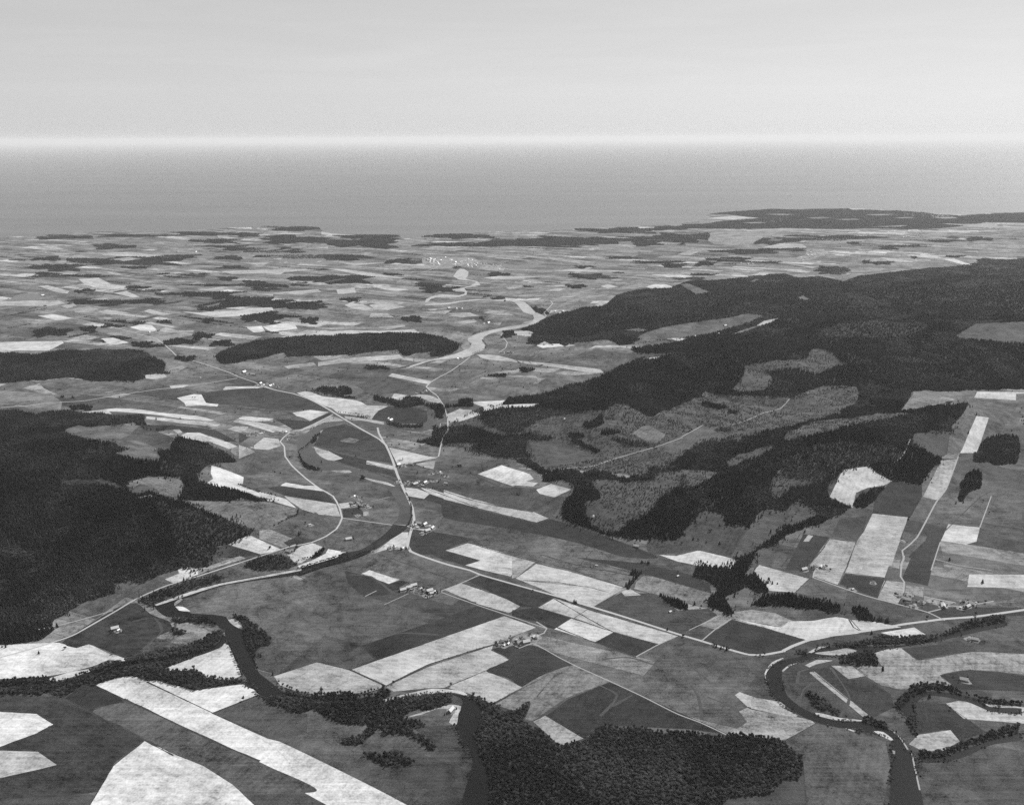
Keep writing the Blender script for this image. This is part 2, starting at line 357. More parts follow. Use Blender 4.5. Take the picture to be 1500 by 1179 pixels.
L 200 950,410 1000,400 1060,415 990,425
L 215 1225,415 1280,398 1340,398 1390,415 1260,425
L 190 915,525 950,510 1000,520 940,535
L 190 670,318 760,308 900,312 1140,318 900,325
L 185 240,360 330,350 560,350 700,345 500,360 320,372
L 175 370,415 470,405 490,415 400,428
L 200 430,690 530,685 560,700 480,710
L 225 560,770 610,745 650,760 700,758 730,775 600,785
L 215 735,778 760,758 800,770
L 190 200,825 330,830 440,860 500,865 700,885 950,915 970,935 860,930 700,905 500,880 380,865 260,855
L 175 640,940 740,925 860,930 950,938 800,950
L 205 1180,850 1320,835 1300,850
L 165 700,240 850,272 830,276 650,250
L 165 500,225 900,262 870,268 480,232
L 180 900,105 1100,115 1150,122 1000,120
M 180 690,300 800,275 930,280 960,300 800,308
M 200 500,465 580,468 620,478 520,475
M 195 620,465 700,450 740,460 700,472
N 190 580,360 700,372 800,392 640,385
N 215 950,370 1040,375 1140,408 1080,405
N 190 700,340 900,350 980,368 800,355
M 190 780,390 1020,420 990,425
N 175 600,262 840,265 780,272
N 165 900,155 1240,160 1240,180
N 178 450,178 760,165 700,175
M 165 370,195 800,187 1400,192 900,200
M 155 380,210 700,200 820,200 700,240 600,290 400,280 360,260
M 200 350,125 500,110 680,122 500,128
N 200 380,60 700,63 720,72 400,72
N 195 880,90 1080,100 1060,106
K 195 500,80 560,92 700,100 560,104 500,98
K 195 980,110 1010,118 1100,128 1010,130
"""
WATER = """
S 925,610 975,540 1050,492 1150,480 1290,497 1400,522 1500,577 1700,588 1700,625 1500,605 1380,555 1250,522 1140,508 1075,520 1035,560 1012,620 985,645
S 1050,900 1200,887 1340,847 1500,784 1700,737 1700,785 1500,820 1350,890 1200,925 1050,925
A 1000,470 1030,480 1000,530 930,562 850,588 700,618 500,645 300,692 130,735 -300,765 -300,750 130,716 300,675 500,622 700,596 850,563 930,540 985,505
R 1300,22 1200,38 1000,65 870,85 650,125 560,155 490,185 380,215 250,255 140,305 150,330 230,390 500,400 550,400 620,440 650,480 690,500 700,560 740,650 780,740 820,810 880,900 940,960 1000,1040 1150,1000 1050,900 960,830 930,750 870,640 840,540 830,480 720,420 700,390 600,375 430,365 400,350 330,340 300,300 340,260 430,235 570,180 700,145 850,120 1000,100 1200,75 1310,50
B -130,690 60,775 250,805 420,812 560,800 560,825 400,830 200,825 0,790 -150,740
B 560,825 650,800 760,790 900,775 1000,790 1045,800 1110,850 1110,880 1090,960 1080,1000 1100,1100 1140,1179 1140,1400 1000,1400 1060,1150 1040,1080 1000,1040 970,960 980,880 1010,820 960,790 850,790 720,800
Q 1172,366 1130,420 1000,500 950,535 890,570 840,600 700,655 520,700 400,740 300,770 280,720 300,715 450,670 600,625 690,585 800,560 900,500 980,440 1030,392 1042,364
S 1600,40 1380,80 1200,130 1050,180 900,195 700,200 550,205 480,200 430,205 370,240 300,265 200,285 130,320 95,370 100,430 130,490 190,550 290,620 380,665 480,695 570,710 650,725 740,740 830,760 880,790 870,860 890,900 880,964 880,1400 1100,1400 1040,964 1020,880 980,850 940,780 890,730 800,700 700,670 600,665 480,650 400,625 300,570 230,510 200,430 195,370 230,325 320,290 400,270 560,260 650,240 760,235 850,215 1000,195 1200,160 1400,115 1600,70
K 700,1010 820,990 850,960 900,920 1000,895 1150,860 1240,830 1250,845 1150,875 1000,905 930,930 880,975 830,1000
"""
SHALLOW = """
T 0,975 200,915 400,870 520,820 570,770 530,740 540,715 620,680 740,650 880,620 1020,600 1110,580 1140,540 1130,510 1040,480 1000,430 960,390 880,370 950,370 1060,395 1110,440 1150,480 1240,520 1245,540 1130,600 1000,630 860,650 740,680 680,710 665,740 700,790 690,825 600,860 540,890 450,900 200,930 0,990
T 880,365 760,370 600,365 480,380 350,395 150,410 140,420 350,412 500,385 720,372 860,385
T 140,395 150,365 200,340 300,320 450,330 500,315 510,300 460,290 400,290 380,275 470,265 560,240 610,210 540,195 450,185 400,155 430,110 460,85 500,90 540,115 535,150 510,175 560,190 620,200 650,235 600,245 500,265 530,300 520,325 450,345 250,345 200,360 170,385
"""
GRAVEL = """
B 195 570,820 700,785 850,755 1000,768 1040,795 950,775 800,788 620,822
B 185 700,910 830,870 940,840 1000,850 985,890 975,945 935,935 960,875 880,862 780,895
A 190 1030,390 1070,385 1110,420 1105,440 1060,420
A 200 640,310 760,265 880,225 1000,195 1250,150 1420,120 1420,128 1250,160 1000,205 880,240 760,280 650,315
A 205 750,320 790,320 830,345 770,340
A 170 745,315 790,282 780,275 745,300
S 195 395,615 450,620 550,645 700,662 690,668 560,665 440,640
S 205 770,730 830,735 895,785 880,790 800,750
S 165 400,240 520,225 600,210 665,225 650,240 560,255 450,250
S 190 85,370 130,300 200,270 205,275 140,310 95,370 105,415 100,425
S 180 195,350 240,315 300,300 240,325 200,360
S 180 360,235 430,200 500,195 440,210 380,240
S 195 590,712 660,728 650,735
S 170 888,850 905,855 905,875 892,872
P 160 450,692 520,690 600,690 620,705 560,712 500,705
P 175 710,745 800,765 900,785 960,815 940,815 860,795 760,770
T 185 950,660 1090,655 1150,680 1040,690 960,690
T 150 470,800 490,760 540,755 560,800 500,830
"""
ROADS = """
A 9 -250,610 0,540 200,475 300,420 440,340 540,280 700,210 850,165 960,130 1130,75 1300,20 1390,-10
F 9 241,1057 300,1038 440,1010 530,972 590,930 625,862 610,800 570,730 490,685 400,618 320,545 280,490 275,430 250,400 270,375 310,342 380,330 480,280 570,235
F 6 625,862 930,905
F 8 1020,912 1050,920
J 10 -200,1145 0,1130 60,1118 300,1105 480,1075 750,1035 1000,1005 1230,968
J 9 0,555 200,600 400,640 560,680 690,715 745,730 790,765 830,800 860,830 990,870 1100,905 1200,940 1240,960 1330,990 1448,1035
F 14 110,55 230,90 330,110 420,140 500,180 560,215 640,265 760,335 850,385 890,420 930,510 960,600 1000,690 1050,800 1062,870 1040,950 1022,1030 1040,1065 1100,1090 1250,1140 1400,1179
B 11 1046,127 1100,150 1400,235 1600,290
C 12 330,293 420,320 600,375 880,465 1000,500 1130,540 1260,575 1340,575 1451,555
D 14 170,555 220,530 330,490 450,468 640,445 800,415 950,395 1030,385 1170,375 1290,360 1500,330
P 12 820,355 830,400 870,470 880,490
F 8 1230,0 1135,65 1200,120 1240,180 1265,260 1268,330 1235,380 1220,440 1210,490 1100,515 1000,540 960,548
K 8 1400,840 1290,920 1170,985 1135,1020
T 8 820,850 880,810 895,760 860,720 835,690 850,680
T 9 1245,540 1250,515 1230,490 1270,450 1310,405 1290,375
T 8 0,150 60,140 180,100 260,70
G 6 580,610 650,580 750,560 900,550 1000,515 1150,470 1290,430 1448,375
H 6 200,372 330,300
H 6 500,300 600,270 700,225 800,200 855,140
D 6 330,165 470,215 620,265 850,325 940,350 1030,393
D 5 330,165 335,140 350,115
D 6 810,245 815,190 795,160 800,100 815,50
I 6 700,1150 720,1110 710,1060 760,1020 800,980 850,890 920,760 975,690 1050,490
I 4 885,1179 940,1010
I 4 1180,920 1250,730
I 4 905,1110 1060,1150 1250,1179
I 5 640,540 700,500 735,450 760,380
B 5 1100,150 1000,195 885,240
B 4 885,240 1080,310 1230,360 1451,435
C 5 130,400 185,435 170,460 110,485
C 4 0,520 40,540 110,515 250,590 350,640 440,680 540,725 700,800 880,890 1000,935 1150,1005
C 4 660,585 780,520 880,475
C 5 430,320 500,275 590,225
C 4 1010,500 1080,440 1165,385
C 3 940,445 1100,370
A 5 -100,460 0,445 130,420 300,375 420,340
D 5 920,265 1090,300
D 5 940,350 1020,330 1060,315 1120,320 1290,290
S 4 885,725 940,775 985,845
S 4 1010,870 1030,964 1060,1100
B 3 590,310 720,250
B 4 490,265 550,235
P 5 770,290 790,260
Q 3 870,185 1020,150
R 3 0,262 20,255
P 5 1310,345 1315,320 1400,318
"""
DITCH = """
A 3 150,800 320,890 470,970 740,1110
A 4 480,810 700,915 940,1030 1200,1140
A 3 600,720 950,885
A 3 950,885 1195,790
B 3 555,40 700,90 960,180
B 3 590,740 400,655 235,615
B 3 600,740 820,630 1170,520
B 2.5 915,750 1130,660
B 3 885,240 1080,300
B 2.5 460,530 550,600
C 3 220,275 540,455 770,520
C 3 0,335 440,510 660,590
C 3 150,45 350,100 650,160
C 3 720,150 1060,250
C 3 350,60 700,160
C 3 1180,385 1451,465
C 3 0,40 300,120 590,215
D 3 0,415 300,500
D 2.5 160,110 250,0
F 4 430,420 560,460 780,530 960,590
F 4 550,520 800,580 950,640
F 3 1010,650 1150,690 1448,800
G 4 0,568 100,570 400,700 640,770
G 3 0,620 250,680 600,760
G 3 0,485 320,520
G 4 0,760 400,880 560,940 900,1020
G 3 0,960 300,1060 600,1140
G 4 0,700 150,750 380,800 540,828
G 2.5 800,1179 900,1060
F 9 0,195 130,210 300,222 330,240
F 5 0,160 200,175 330,200
L 4 0,1025 250,1065 370,1080
L 3 60,830 400,870 800,900
L 5 350,910 400,890 480,895 540,915 480,935 380,935
L 6 460,890 500,850 530,880
H 2.5 500,1090 600,930
I 2.5 380,1150 430,1010 520,840
I 2.5 90,960 0,1130
I 2.5 960,950 1180,740 1250,700
E 3 890,760 1100,850 1340,935
D 2.5 540,635 610,690
D 2.5 700,740 900,800 940,930
D 2 570,650 620,690
D 3 520,388 545,430 590,455
J 4 0,1000 200,1050
J 3 1000,720 1448,680
J 4 450,1130 800,1120 1100,1140 1448,1160
K 4 0,690 200,690 400,675
K 3 560,575 680,580
T 5 280,660 440,625 560,625
T 4 600,860 700,820 700,780 665,740
"""
MARKS = """
C 470,740 560,790 510,860 470,900
C 530,850 640,790 560,830
C 950,740 990,800 1010,920
C 480,600 620,590 780,640 900,720
B 100,280 300,250 480,260
B 30,100 180,180 330,240
B 400,150 520,160 640,250
B 520,480 700,460 880,470
R 1100,560 1120,640 1080,700
Q 600,450 700,410 800,370
Q 640,580 760,530 880,420 960,370
Q 560,560 620,470 760,400
S 290,430 300,360 360,340
S 560,640 620,520 500,330
D 330,720 280,760 250,850 
C 1040,800 1180,860 1240,930 1180,960
C 780,560 900,600 1050,720
A 520,400 640,380 680,450 600,520
A 620,540 740,490 750,410
E 1290,590 1330,530 1448,490
F 60,540 120,480 260,470
F 460,830 540,900 500,960
"""
LONE = """
R 1450,960 1070,840 448,790 960,690 975,698
C 110,235 330,295 340,298 1075,525 1085,530 1110,540 1140,545 1300,572 1318,578 1340,572 970,305 1005,318 910,475 825,440
S 828,330 828,345 1250,590 1120,515 350,490 370,500
D 640,460 935,380 1195,360 1190,380 1245,295 1055,70 1230,190 1010,300 770,255 780,258
G 88,545 105,545 205,650 215,652 445,715 460,715 640,765 415,180 415,190
F 1325,545 1340,545 1260,610 575,255 188,1042 345,1040 500,520
E 885,256 740,262 860,372 1425,1045 975,132 1065,130 960,130 600,1100
H 290,900 370,940 380,935 430,905 350,875 160,960 220,965 270,990 300,995 350,1010 430,1015 740,945 830,870 895,830 735,830 690,850 285,890 160,970 210,960 200,1015
A 165,540 420,565 850,650 120,420 125,425 25,565 770,540
Q 235,580 220,570 295,540 85,545 355,290 800,215 790,235 780,225 325,430 320,440 310,440 1110,555 1150,550
B 640,725 258,765 258,775 945,735 790,235 800,225 795,245 820,255 770,240 870,240 860,245 1185,515 1325,505 1360,490 1375,490 1290,505
I 1160,235 1045,310 1110,345 750,860 745,868 805,765 1080,765 1035,770 1200,760 1235,830
L 50,1020 680,745 410,915 355,910
"""
ROWS = """
F 9 440,400 400,435 360,460
F 9 400,540 450,565 500,580
Q 9 1150,120 1175,170 1190,220 1195,310 1165,380
Q 8 105,385 170,350 240,315 300,290 305,255
Q 8 290,660 350,635 440,625
F 8 0,735 100,745 180,755
F 8 0,665 100,700 230,735
R 8 720,580 740,630 760,680 800,790 830,850
R 8 540,600 620,555 690,510
Q 6 300,715 450,670 600,625 700,590
Q 6 270,770 400,730 600,660 800,600 870,580
S 9 95,400 130,500 200,560 290,625
S 8 1020,560 1035,640 1040,700
B 9 30,725 150,780 260,790 400,780
B 9 620,780 560,760 470,790
C 11 1070,520 1150,550
F 10 1010,650 1100,675 1250,700
K 12 790,600 900,600 1000,590
K 12 400,475 600,480 760,470
J 12 880,840 960,870 1060,900
T 12 560,700 620,670 720,645
T 12 665,740 700,790 690,820 580,865
S 7 420,200 520,190 700,195
D 9 300,320 400,340 520,360
P 10 515,240 640,250 760,275
P 10 300,75 380,100 500,120 640,135
"""
# farms: name of the place | sheet | x,y,kind (h house, b barn, s shed)
FARMS = """
beside the rubble patch below the western forest|A|430,440,b 447,448,s
at the tree-shaded farm below the pale oblong field|B|690,235,b 722,222,b 747,212,b 765,243,h 800,238,h 832,240,b 858,243,s 815,264,s 735,232,s 785,232,h 845,252,b
at the corner farm of the large hay field|B|1190,515,h 1215,510,h 1243,503,b 1250,520,s 1305,516,h 1332,507,h 1355,497,b 1378,488,b 1402,486,h 1228,528,s 1290,500,s 1345,512,b
on the bank below the triangular field|B|535,30,h 620,12,h 650,9,h 690,12,s
alone in the meadow inside the wooded river bend|B|945,875,b
east of the covered bridge|Q|1225,372,h 1255,362,b 1298,368,b 1357,396,b 1278,437,h 1320,418,b 1190,378,h 1240,392,s 1335,380,s
at the orchard farm inside the road loop|Q|745,145,s 785,180,h 725,203,b 760,195,h 800,222,b 830,210,h 852,232,h 770,295,s 745,218,s
alone in the meadow west of the covered bridge|Q|700,485,b
by the bend of the west road|Q|232,582,b 258,574,h 395,370,s
in the village on the east highway|Q|1080,38,h 1165,35,h 1195,45,h 1225,52,b 1245,28,h 1300,40,b 1340,28,h 1385,26,h 1465,48,b 1150,50,s 1265,58,h
at the western end of the river loop|P|78,402,b 102,393,h 148,385,h 157,408,b 105,450,h 122,446,s
by the eastern side road|P|985,652,b 1003,662,h 1030,660,h 1082,645,b 995,613,s 1245,720,h 1310,712,h 1362,740,s
on the round meadow enclosed by the river|P|905,290,h 925,300,b
beside the pale field along the northern road|P|1130,92,b 1170,80,h 1200,70,h
west of the river loop farm|E|1300,365,h 1330,352,b 1350,366,h 1376,356,b 1310,438,h 1392,346,h
in the crossroads hamlet|J|1250,942,h 1272,935,b 1292,946,h 1312,940,h 1332,950,b
in the hamlet along the main road|J|1350,1012,h 1372,1002,b 1392,1012,h 1412,1004,h 1432,1016,b 1448,1008,h 1478,1022,h
by the small cleared plot on the western plain|J|1003,965,h
at the bend of the plain road|J|752,680,b 738,688,h 700,692,h
in the hill farm on the strip fields|D|282,126,b 340,105,h 370,112,b 388,118,h
standing alone in the dark eastern paddocks|D|650,195,h 540,230,s
at the end of the strip road|D|790,267,h 830,288,b 868,320,h 905,296,h 845,262,s
above the eastern highway|D|1010,308,h 1022,322,b 1130,295,h 1152,322,b 1168,310,b 1184,297,h 1112,328,s
south of the eastern river bend|D|1160,495,h 1190,499,b 1130,713,b 1147,719,s
on the hill pasture above the creek|I|710,1005,s 1150,237,h
in the middle of the striped hay fields|C|450,105,s 880,160,s 840,350,s
at the foot of the cleared hillside|G|1167,1038,b 905,858,h 730,268,h
on the far western plain|J|52,470,b 425,450,h 413,466,b 655,345,b 875,205,b 982,205,b
on the river islands road|T|360,450,b 430,456,h 480,455,h 562,457,b 590,466,h 622,476,h 682,595,h 722,587,b
on the south bank of the pale river|T|440,916,h 482,912,h 860,855,h 906,855,b 940,853,h 980,715,h
at the toe of the northern ridge|T|1282,481,h 1332,481,h 1402,481,b 1442,479,b
in the clearing between ridges|M|125,862,b 282,842,b 425,825,h 465,778,b 1115,265,b
"""
SILTY = """
Q 1000,40 1060,60 1130,120 1180,200 1195,300 1172,366 1100,370 1042,364 1080,330 1100,250 1060,150 1000,80 900,40 860,15
P 560,300 420,320 320,360 240,410 200,450 190,520 215,590 250,640 300,660 380,690 460,700 600,730 700,745 753,765 893,790 980,800 900,750 800,720 650,680 500,640 430,610 370,580 320,530 295,490 290,470 350,400 420,350 500,325 560,315
P 560,300 560,315 700,325 870,355 1100,385 1200,380 1280,340 1290,300 1260,240 1235,195 1205,195 1215,250 1210,300 1190,330 1170,352 1100,365 1000,355 870,335 700,300
"""
import bpy, math, random, re
import numpy as np
from mathutils import Vector, Matrix
from mathutils.geometry import delaunay_2d_cdt
random.seed(7)
rng = np.random.default_rng(7)
SC = bpy.context.scene
COL = SC.collection
# ------------------------------------------------------------------ camera
H_CAM, FPX, CX, CY = 1500.0, 1350.0, 750.0, 589.5
PITCH = math.atan((CY - 203.0) / FPX)
ROLL = math.radians(-0.26)
cr, sr = math.cos(ROLL), math.sin(ROLL)
cp, sp = math.cos(PITCH), math.sin(PITCH)
CAM = np.array([0.0, 0.0, H_CAM])
FWD = np.array([0.0, cp, -sp]); UP0 = np.array([0.0, sp, cp]); RT0 = np.array([1.0, 0.0, 0.0])
RT = RT0 * cr + UP0 * sr
UP = UP0 * cr - RT0 * sr


def dirs(px, py):
    px = np.asarray(px, float); py = np.asarray(py, float)
    return FWD[None] + ((px - CX) / FPX)[:, None] * RT[None] + ((CY - py) / FPX)[:, None] * UP[None]


def flat(px, py, z=0.0):
    d = dirs(px, py)
    t = (z - H_CAM) / d[:, 2]
    return d[:, 0] * t, d[:, 1] * t


def proj(x, y, z):
    P = np.stack([x, y, z - H_CAM], 1)
    w = P @ FWD
    return CX + FPX * (P @ RT) / w, CY - FPX * (P @ UP) / w


# ------------------------------------------------------------------ terrain
def lattice(x, y, s, seed):
    gx = x / s; gy = y / s
    ix = np.floor(gx); iy = np.floor(gy); fx = gx - ix; fy = gy - iy
    fx = fx * fx * fx * (fx * (fx * 6 - 15) + 10); fy = fy * fy * fy * (fy * (fy * 6 - 15) + 10)

    def r(a, b):
        v = np.sin(a * 127.1 + b * 311.7 + seed * 74.7) * 43758.5453
        return v - np.floor(v)
    return ((r(ix, iy) * (1 - fx) + r(ix + 1, iy) * fx) * (1 - fy) + (r(ix, iy + 1) * (1 - fx) + r(ix + 1, iy + 1) * fx) * fy) * 2 - 1


def ridge(x, y, pts, hgt, w):
    best = np.full_like(x, 1e9); hh = np.zeros_like(x)
    for (ax, ay, ah), (bx, by, bh) in zip(pts[:-1], pts[1:]):
        dx, dy = bx - ax, by - ay
        t = np.clip(((x - ax) * dx + (y - ay) * dy) / (dx * dx + dy * dy), 0, 1)
        d = np.hypot(x - ax - t * dx, y - ay - t * dy)
        k = d < best
        best = np.where(k, d, best); hh = np.where(k, ah + t * (bh - ah), hh)
    return hgt * hh * np.exp(-(best / w) ** 2)


def world_line(l):
    fx, fy = flat([p[0] for p in l], [p[1] for p in l])
    return [(float(a), float(b), p[2]) for a, b, p in zip(fx, fy, l)]


RIDGES = [
    (world_line([(60, 720, .9), (180, 700, 1.), (290, 770, .7)]), 120, 520),
    (world_line([(-500, 760, 1.), (-100, 760, 1.2), (60, 760, .9)]), 120, 600),
    (world_line([(250, 650, .6), (170, 640, .8), (0, 650, 1.)]), 50, 330),
    (world_line([(900, 480, .55), (1050, 455, .9), (1250, 450, 1.0), (1500, 445, 1.2), (1900, 440, 1.2)]), 175, 1300),
    (world_line([(850, 575, .5), (960, 555, .95), (1120, 535, 1.), (1300, 520, 1.1), (1480, 520, 1.25), (1900, 510, 1.3)]), 165, 760),
    (world_line([(900, 735, .65), (1010, 715, 1.), (1120, 690, 1.1), (1240, 655, 1.), (1370, 625, .7)]), 118, 430),
    (world_line([(780, 650, .5), (880, 640, .7), (960, 650, .5)]), 50, 380),
    (world_line([(1040, 615, .5), (1150, 605, .8), (1230, 610, .6)]), 55, 350),
    (world_line([(1440, 640, .5), (1600, 620, 1.), (1900, 620, 1.)]), 110, 500),
    (world_line([(350, 510, .6), (480, 505, 1.), (620, 508, .7)]), 38, 330),
    (world_line([(-80, 540, .8), (90, 535, 1.), (190, 532, .7)]), 40, 420),
]


def hfun(x, y):
    x = np.asarray(x, float); y = np.asarray(y, float)
    z = np.zeros_like(x)
    for pts, hg, w in RIDGES:
        z = np.maximum(z, 0) + ridge(x, y, pts, hg, w) * (1 - 0.45 * np.clip(z / 220, 0, 1))
    m = np.clip(z / 60.0, 0, 1)
    n = (lattice(x * .9 + y * .35, y, 520, 3) * 34 + lattice(x + y * .3, y * .8, 230, 5) * 20 + lattice(x, y, 105, 9) * 7.0) * np.clip(1.25 - (y - 4200) / 8000, .35, 1)
    rav = (1 - np.abs(lattice(x * .55 - y * .6, y * .5 + x * .45, 300, 21))) ** 3 * 30
    z = z + m * (n - rav * .9 * np.clip(1.25 - (y - 4200) / 8000, .35, 1))
    u = lattice(x, y, 900, 31) * 1.6 + lattice(x, y, 260, 33) * .8
    z = z + u * np.clip((y - 5200) / 3000, 0, 1) * (1 - m) + (lattice(x, y, 700, 44) * 9 + 3) * np.clip((y - 7600) / 3000, 0, 1) * (1 - m)
    return z


def at(px, py):
    px = np.atleast_1d(np.asarray(px, float)); py = np.atleast_1d(np.asarray(py, float))
    d = dirs(px, py)
    z = np.zeros(len(px)); best = None
    for i in range(34):
        t = (z - H_CAM) / np.minimum(d[:, 2], -1e-4)
        x, y = d[:, 0] * t, d[:, 1] * t
        z = z * .45 + hfun(x, y) * .55
    t = (z - H_CAM) / np.minimum(d[:, 2], -1e-4)
    return d[:, 0] * t, d[:, 1] * t, z


# ------------------------------------------------------------------ reading the survey sheets
def topx(sheet, pts):
    ox, oy, s = SHEETS[sheet]
    return [(ox + a / s, oy + b / s) for a, b in pts]


def parse(block, head=1):
    out = []
    for line in block.strip().splitlines():
        t = line.split()
        out.append((t[0], t[1:1 + head], topx(t[0], [tuple(map(float, p.split(','))) for p in t[1 + head:]])))
    return out


def crom(pts, closed, step):
    n = len(pts); out = []
    P = lambda i: pts[i % n] if closed else pts[max(0, min(n - 1, i))]
    for i in range(n if closed else n - 1):
        a, b, c, d = P(i - 1), P(i), P(i + 1), P(i + 2)
        L = math.hypot(c[0] - b[0], c[1] - b[1])
        if L < 1e-3:
            continue
        k = max(1, int(L / step))
        for j in range(k):
            t = j / k
            q = []
            for m in (0, 1):
                m1 = (c[m] - a[m]) * .42; m2 = (d[m] - b[m]) * .42
                # keep tangents short on uneven knots
                la = max(1e-6, math.hypot(c[0] - a[0], c[1] - a[1])); lb = max(1e-6, math.hypot(d[0] - b[0], d[1] - b[1]))
                m1 *= min(1, 1.6 * L / la); m2 *= min(1, 1.6 * L / lb)
                t2, t3 = t * t, t * t * t
                q.append((2 * t3 - 3 * t2 + 1) * b[m] + (t3 - 2 * t2 + t) * m1 + (-2 * t3 + 3 * t2) * c[m] + (t3 - t2) * m2)
            out.append(tuple(q))
    if not closed:
        out.append(pts[-1])
    return out


def straight(pts, step, jit=0.0):
    out = []
    n = len(pts)
    for i in range(n):
        b, c = pts[i], pts[(i + 1) % n]
        k = max(1, int(math.hypot(c[0] - b[0], c[1] - b[1]) / step))
        for j in range(k):
            t = j / k
            q = (b[0] + (c[0] - b[0]) * t, b[1] + (c[1] - b[1]) * t)
            if j and jit:
                q = (q[0] + random.uniform(-jit, jit), q[1] + random.uniform(-jit, jit) * .6)
            out.append(q)
    return out


def ribbon(pts, width, wob=0.0):
    """a strip of true ground width along a line of survey points, back in sheet pixels"""
    c = crom(pts, False, 9)
    x, y, z = at([p[0] for p in c], [p[1] for p in c])
    tx = np.gradient(x); ty = np.gradient(y); L = np.hypot(tx, ty) + 1e-9
    w = width / 2 * (1 + wob * rng.uniform(-1, 1, len(x)))
    nx, ny = -ty / L * w, tx / L * w
    ax, ay = proj(x + nx, y + ny, z); bx, by = proj(x - nx, y - ny, z)
    quads = []
    for i in range(len(x) - 1):
        quads.append([(ax[i], ay[i]), (ax[i + 1], ay[i + 1]), (bx[i + 1], by[i + 1]), (bx[i], by[i])])
    return quads


def lin(v):
    v = v / 255.0
    return v / 12.92 if v < .04045 else ((v + .055) / 1.055) ** 2.4


K_LIGHT, AIR, AIR_L = 1.47, 0.72, 105000.0


def albedo(tone, px, py):
    """reflectance of a field, freed of the air between it and the aeroplane"""
    x, y = flat([px], [max(py, 300)])
    T = math.exp(-math.hypot(x[0], y[0], H_CAM) / AIR_L)
    return float(min(.47, max(.02, (lin(tone) - (1 - T) * AIR) / (T * K_LIGHT))))


# shapes in painting order: (class, material key, tone, [rings in px], object name)
SHAPES = []


def add_shape(cls, rings, name, tone=None):
    SHAPES.append({'cls': cls, 'rings': rings, 'name': name, 'tone': tone})


land = [tuple(map(float, p.split(','))) for p in COAST.split()]
land_ring = []
for (ax_, ay_), (bx_, by_) in zip(land[:-1], land[1:]):
    k_ = max(1, int(abs(bx_ - ax_) / 5))
    for j_ in range(k_):
        t_ = j_ / k_
        land_ring.append((ax_ + (bx_ - ax_) * t_ + (random.uniform(-1, 1) if j_ else 0), ay_ + (by_ - ay_) * t_ + (random.uniform(-.3, .3) if j_ else 0)))
land_ring += [land[-1], (2600, 2300), (-1100, 2300)]

def warp(r):
    a = np.array(r)
    k = np.clip((a[:, 1] - 400) / 220, .12, 1) * 1.0
    wx = lattice(a[:, 0], a[:, 1] * 2.2, 21, 61) * 5 + lattice(a[:, 0], a[:, 1] * 2.2, 8, 62) * 2.6
    wy = lattice(a[:, 0], a[:, 1] * 2.2, 24, 63) * 2.6 + lattice(a[:, 0], a[:, 1] * 2.2, 9, 64) * 1.6
    return [(float(x), float(y)) for x, y in np.column_stack([a[:, 0] + wx * k, a[:, 1] + wy * k])]


for sh, (cl,), pts in parse(WOODS):
    r = warp(crom(pts, True, 5))
    j = .9 if cl in 'FMS' else .7
    j *= .5 if min(p[1] for p in r) < 520 else 1
    add_shape(cl, [[(a + random.uniform(-j, j), b + random.uniform(-j, j) * .6) for a, b in r]], 'forest_ground')
for line in ELL.strip().splitlines():
    t = line.split()
    ox, oy, s = SHEETS[t[0]]
    for e in t[1:]:
        cx, cy, rx, ry = map(float, e.split(','))
        n = 34
        ph = random.random() * 6
        ring = []
        sk = random.uniform(-.5, .5)
        for k in range(n):
            a = 2 * math.pi * k / n
            q = 1 + .2 * math.sin(3 * a + ph) + .16 * math.sin(5 * a - ph * 2) + .1 * math.sin(9 * a + ph * 3) + random.uniform(-.16, .14)
            ux, uy = math.cos(a), math.sin(a)
            ux = math.copysign(abs(ux) ** .8, ux); uy = math.copysign(abs(uy) ** .7, uy)
            ring.append((ox + (cx + rx * q * ux + sk * ry * uy * 2) / s, oy + (cy + ry * q * uy) / s))
        add_shape('F', [ring], 'forest_ground')
def ridge_near(x, y):
    return max(float(ridge(np.array([x]), np.array([y]), p, h_, w_)[0]) for p, h_, w_ in RIDGES)


fr = random.Random(11)
for q in range(300):
    px_, py_ = fr.uniform(-20, 1520), 347 + 150 * fr.random() ** 1.3
    x_, y_ = flat([px_], [py_]); L_ = fr.uniform(120, 700) * (1 if fr.random() < .7 else .5); a_ = math.radians(-28 if fr.random() < .75 else 62) + fr.uniform(-.1, .1)
    wd = fr.uniform(14, 60) if fr.random() < .8 else fr.uniform(80, 200)
    cs, sn = math.cos(a_), math.sin(a_)
    if y_[0] > 13500 and px_ < 950 or y_[0] > 16500 or (px_ > 760 and py_ > 485 - (px_ - 760) * .17) or ridge_near(x_[0], y_[0]) > 12:
        continue
    rr = []
    for k_ in range(14):
        t_ = 2 * math.pi * k_ / 14; u_, v_ = math.cos(t_) * L_ / 2, math.sin(t_) * wd / 2
        u_ *= fr.uniform(.75, 1.15); v_ *= fr.uniform(.6, 1.3)
        rr.append((x_[0] + u_ * cs - v_ * sn, y_[0] + u_ * sn + v_ * cs))
    ex, ey = proj(np.array([p[0] for p in rr]), np.array([p[1] for p in rr]), np.zeros(14))
    if fr.random() < .5:
        add_shape(fr.choice('FMM'), [list(zip(ex.tolist(), ey.tolist()))], 'forest_ground')
    else:
        c4 = [(-L_ / 2, -wd), (L_ / 2, -wd), (L_ / 2, wd), (-L_ / 2, wd)]
        rr = [(x_[0] + u_ * cs - v_ * sn, y_[0] + u_ * sn + v_ * cs) for u_, v_ in c4]
        ex, ey = proj(np.array([p[0] for p in rr]), np.array([p[1] for p in rr]), np.zeros(4))
        add_shape('field', [straight(list(zip(ex.tolist(), ey.tolist())), 8)], 'field', fr.choice([98, 106, 112, 120, 150, 165]))
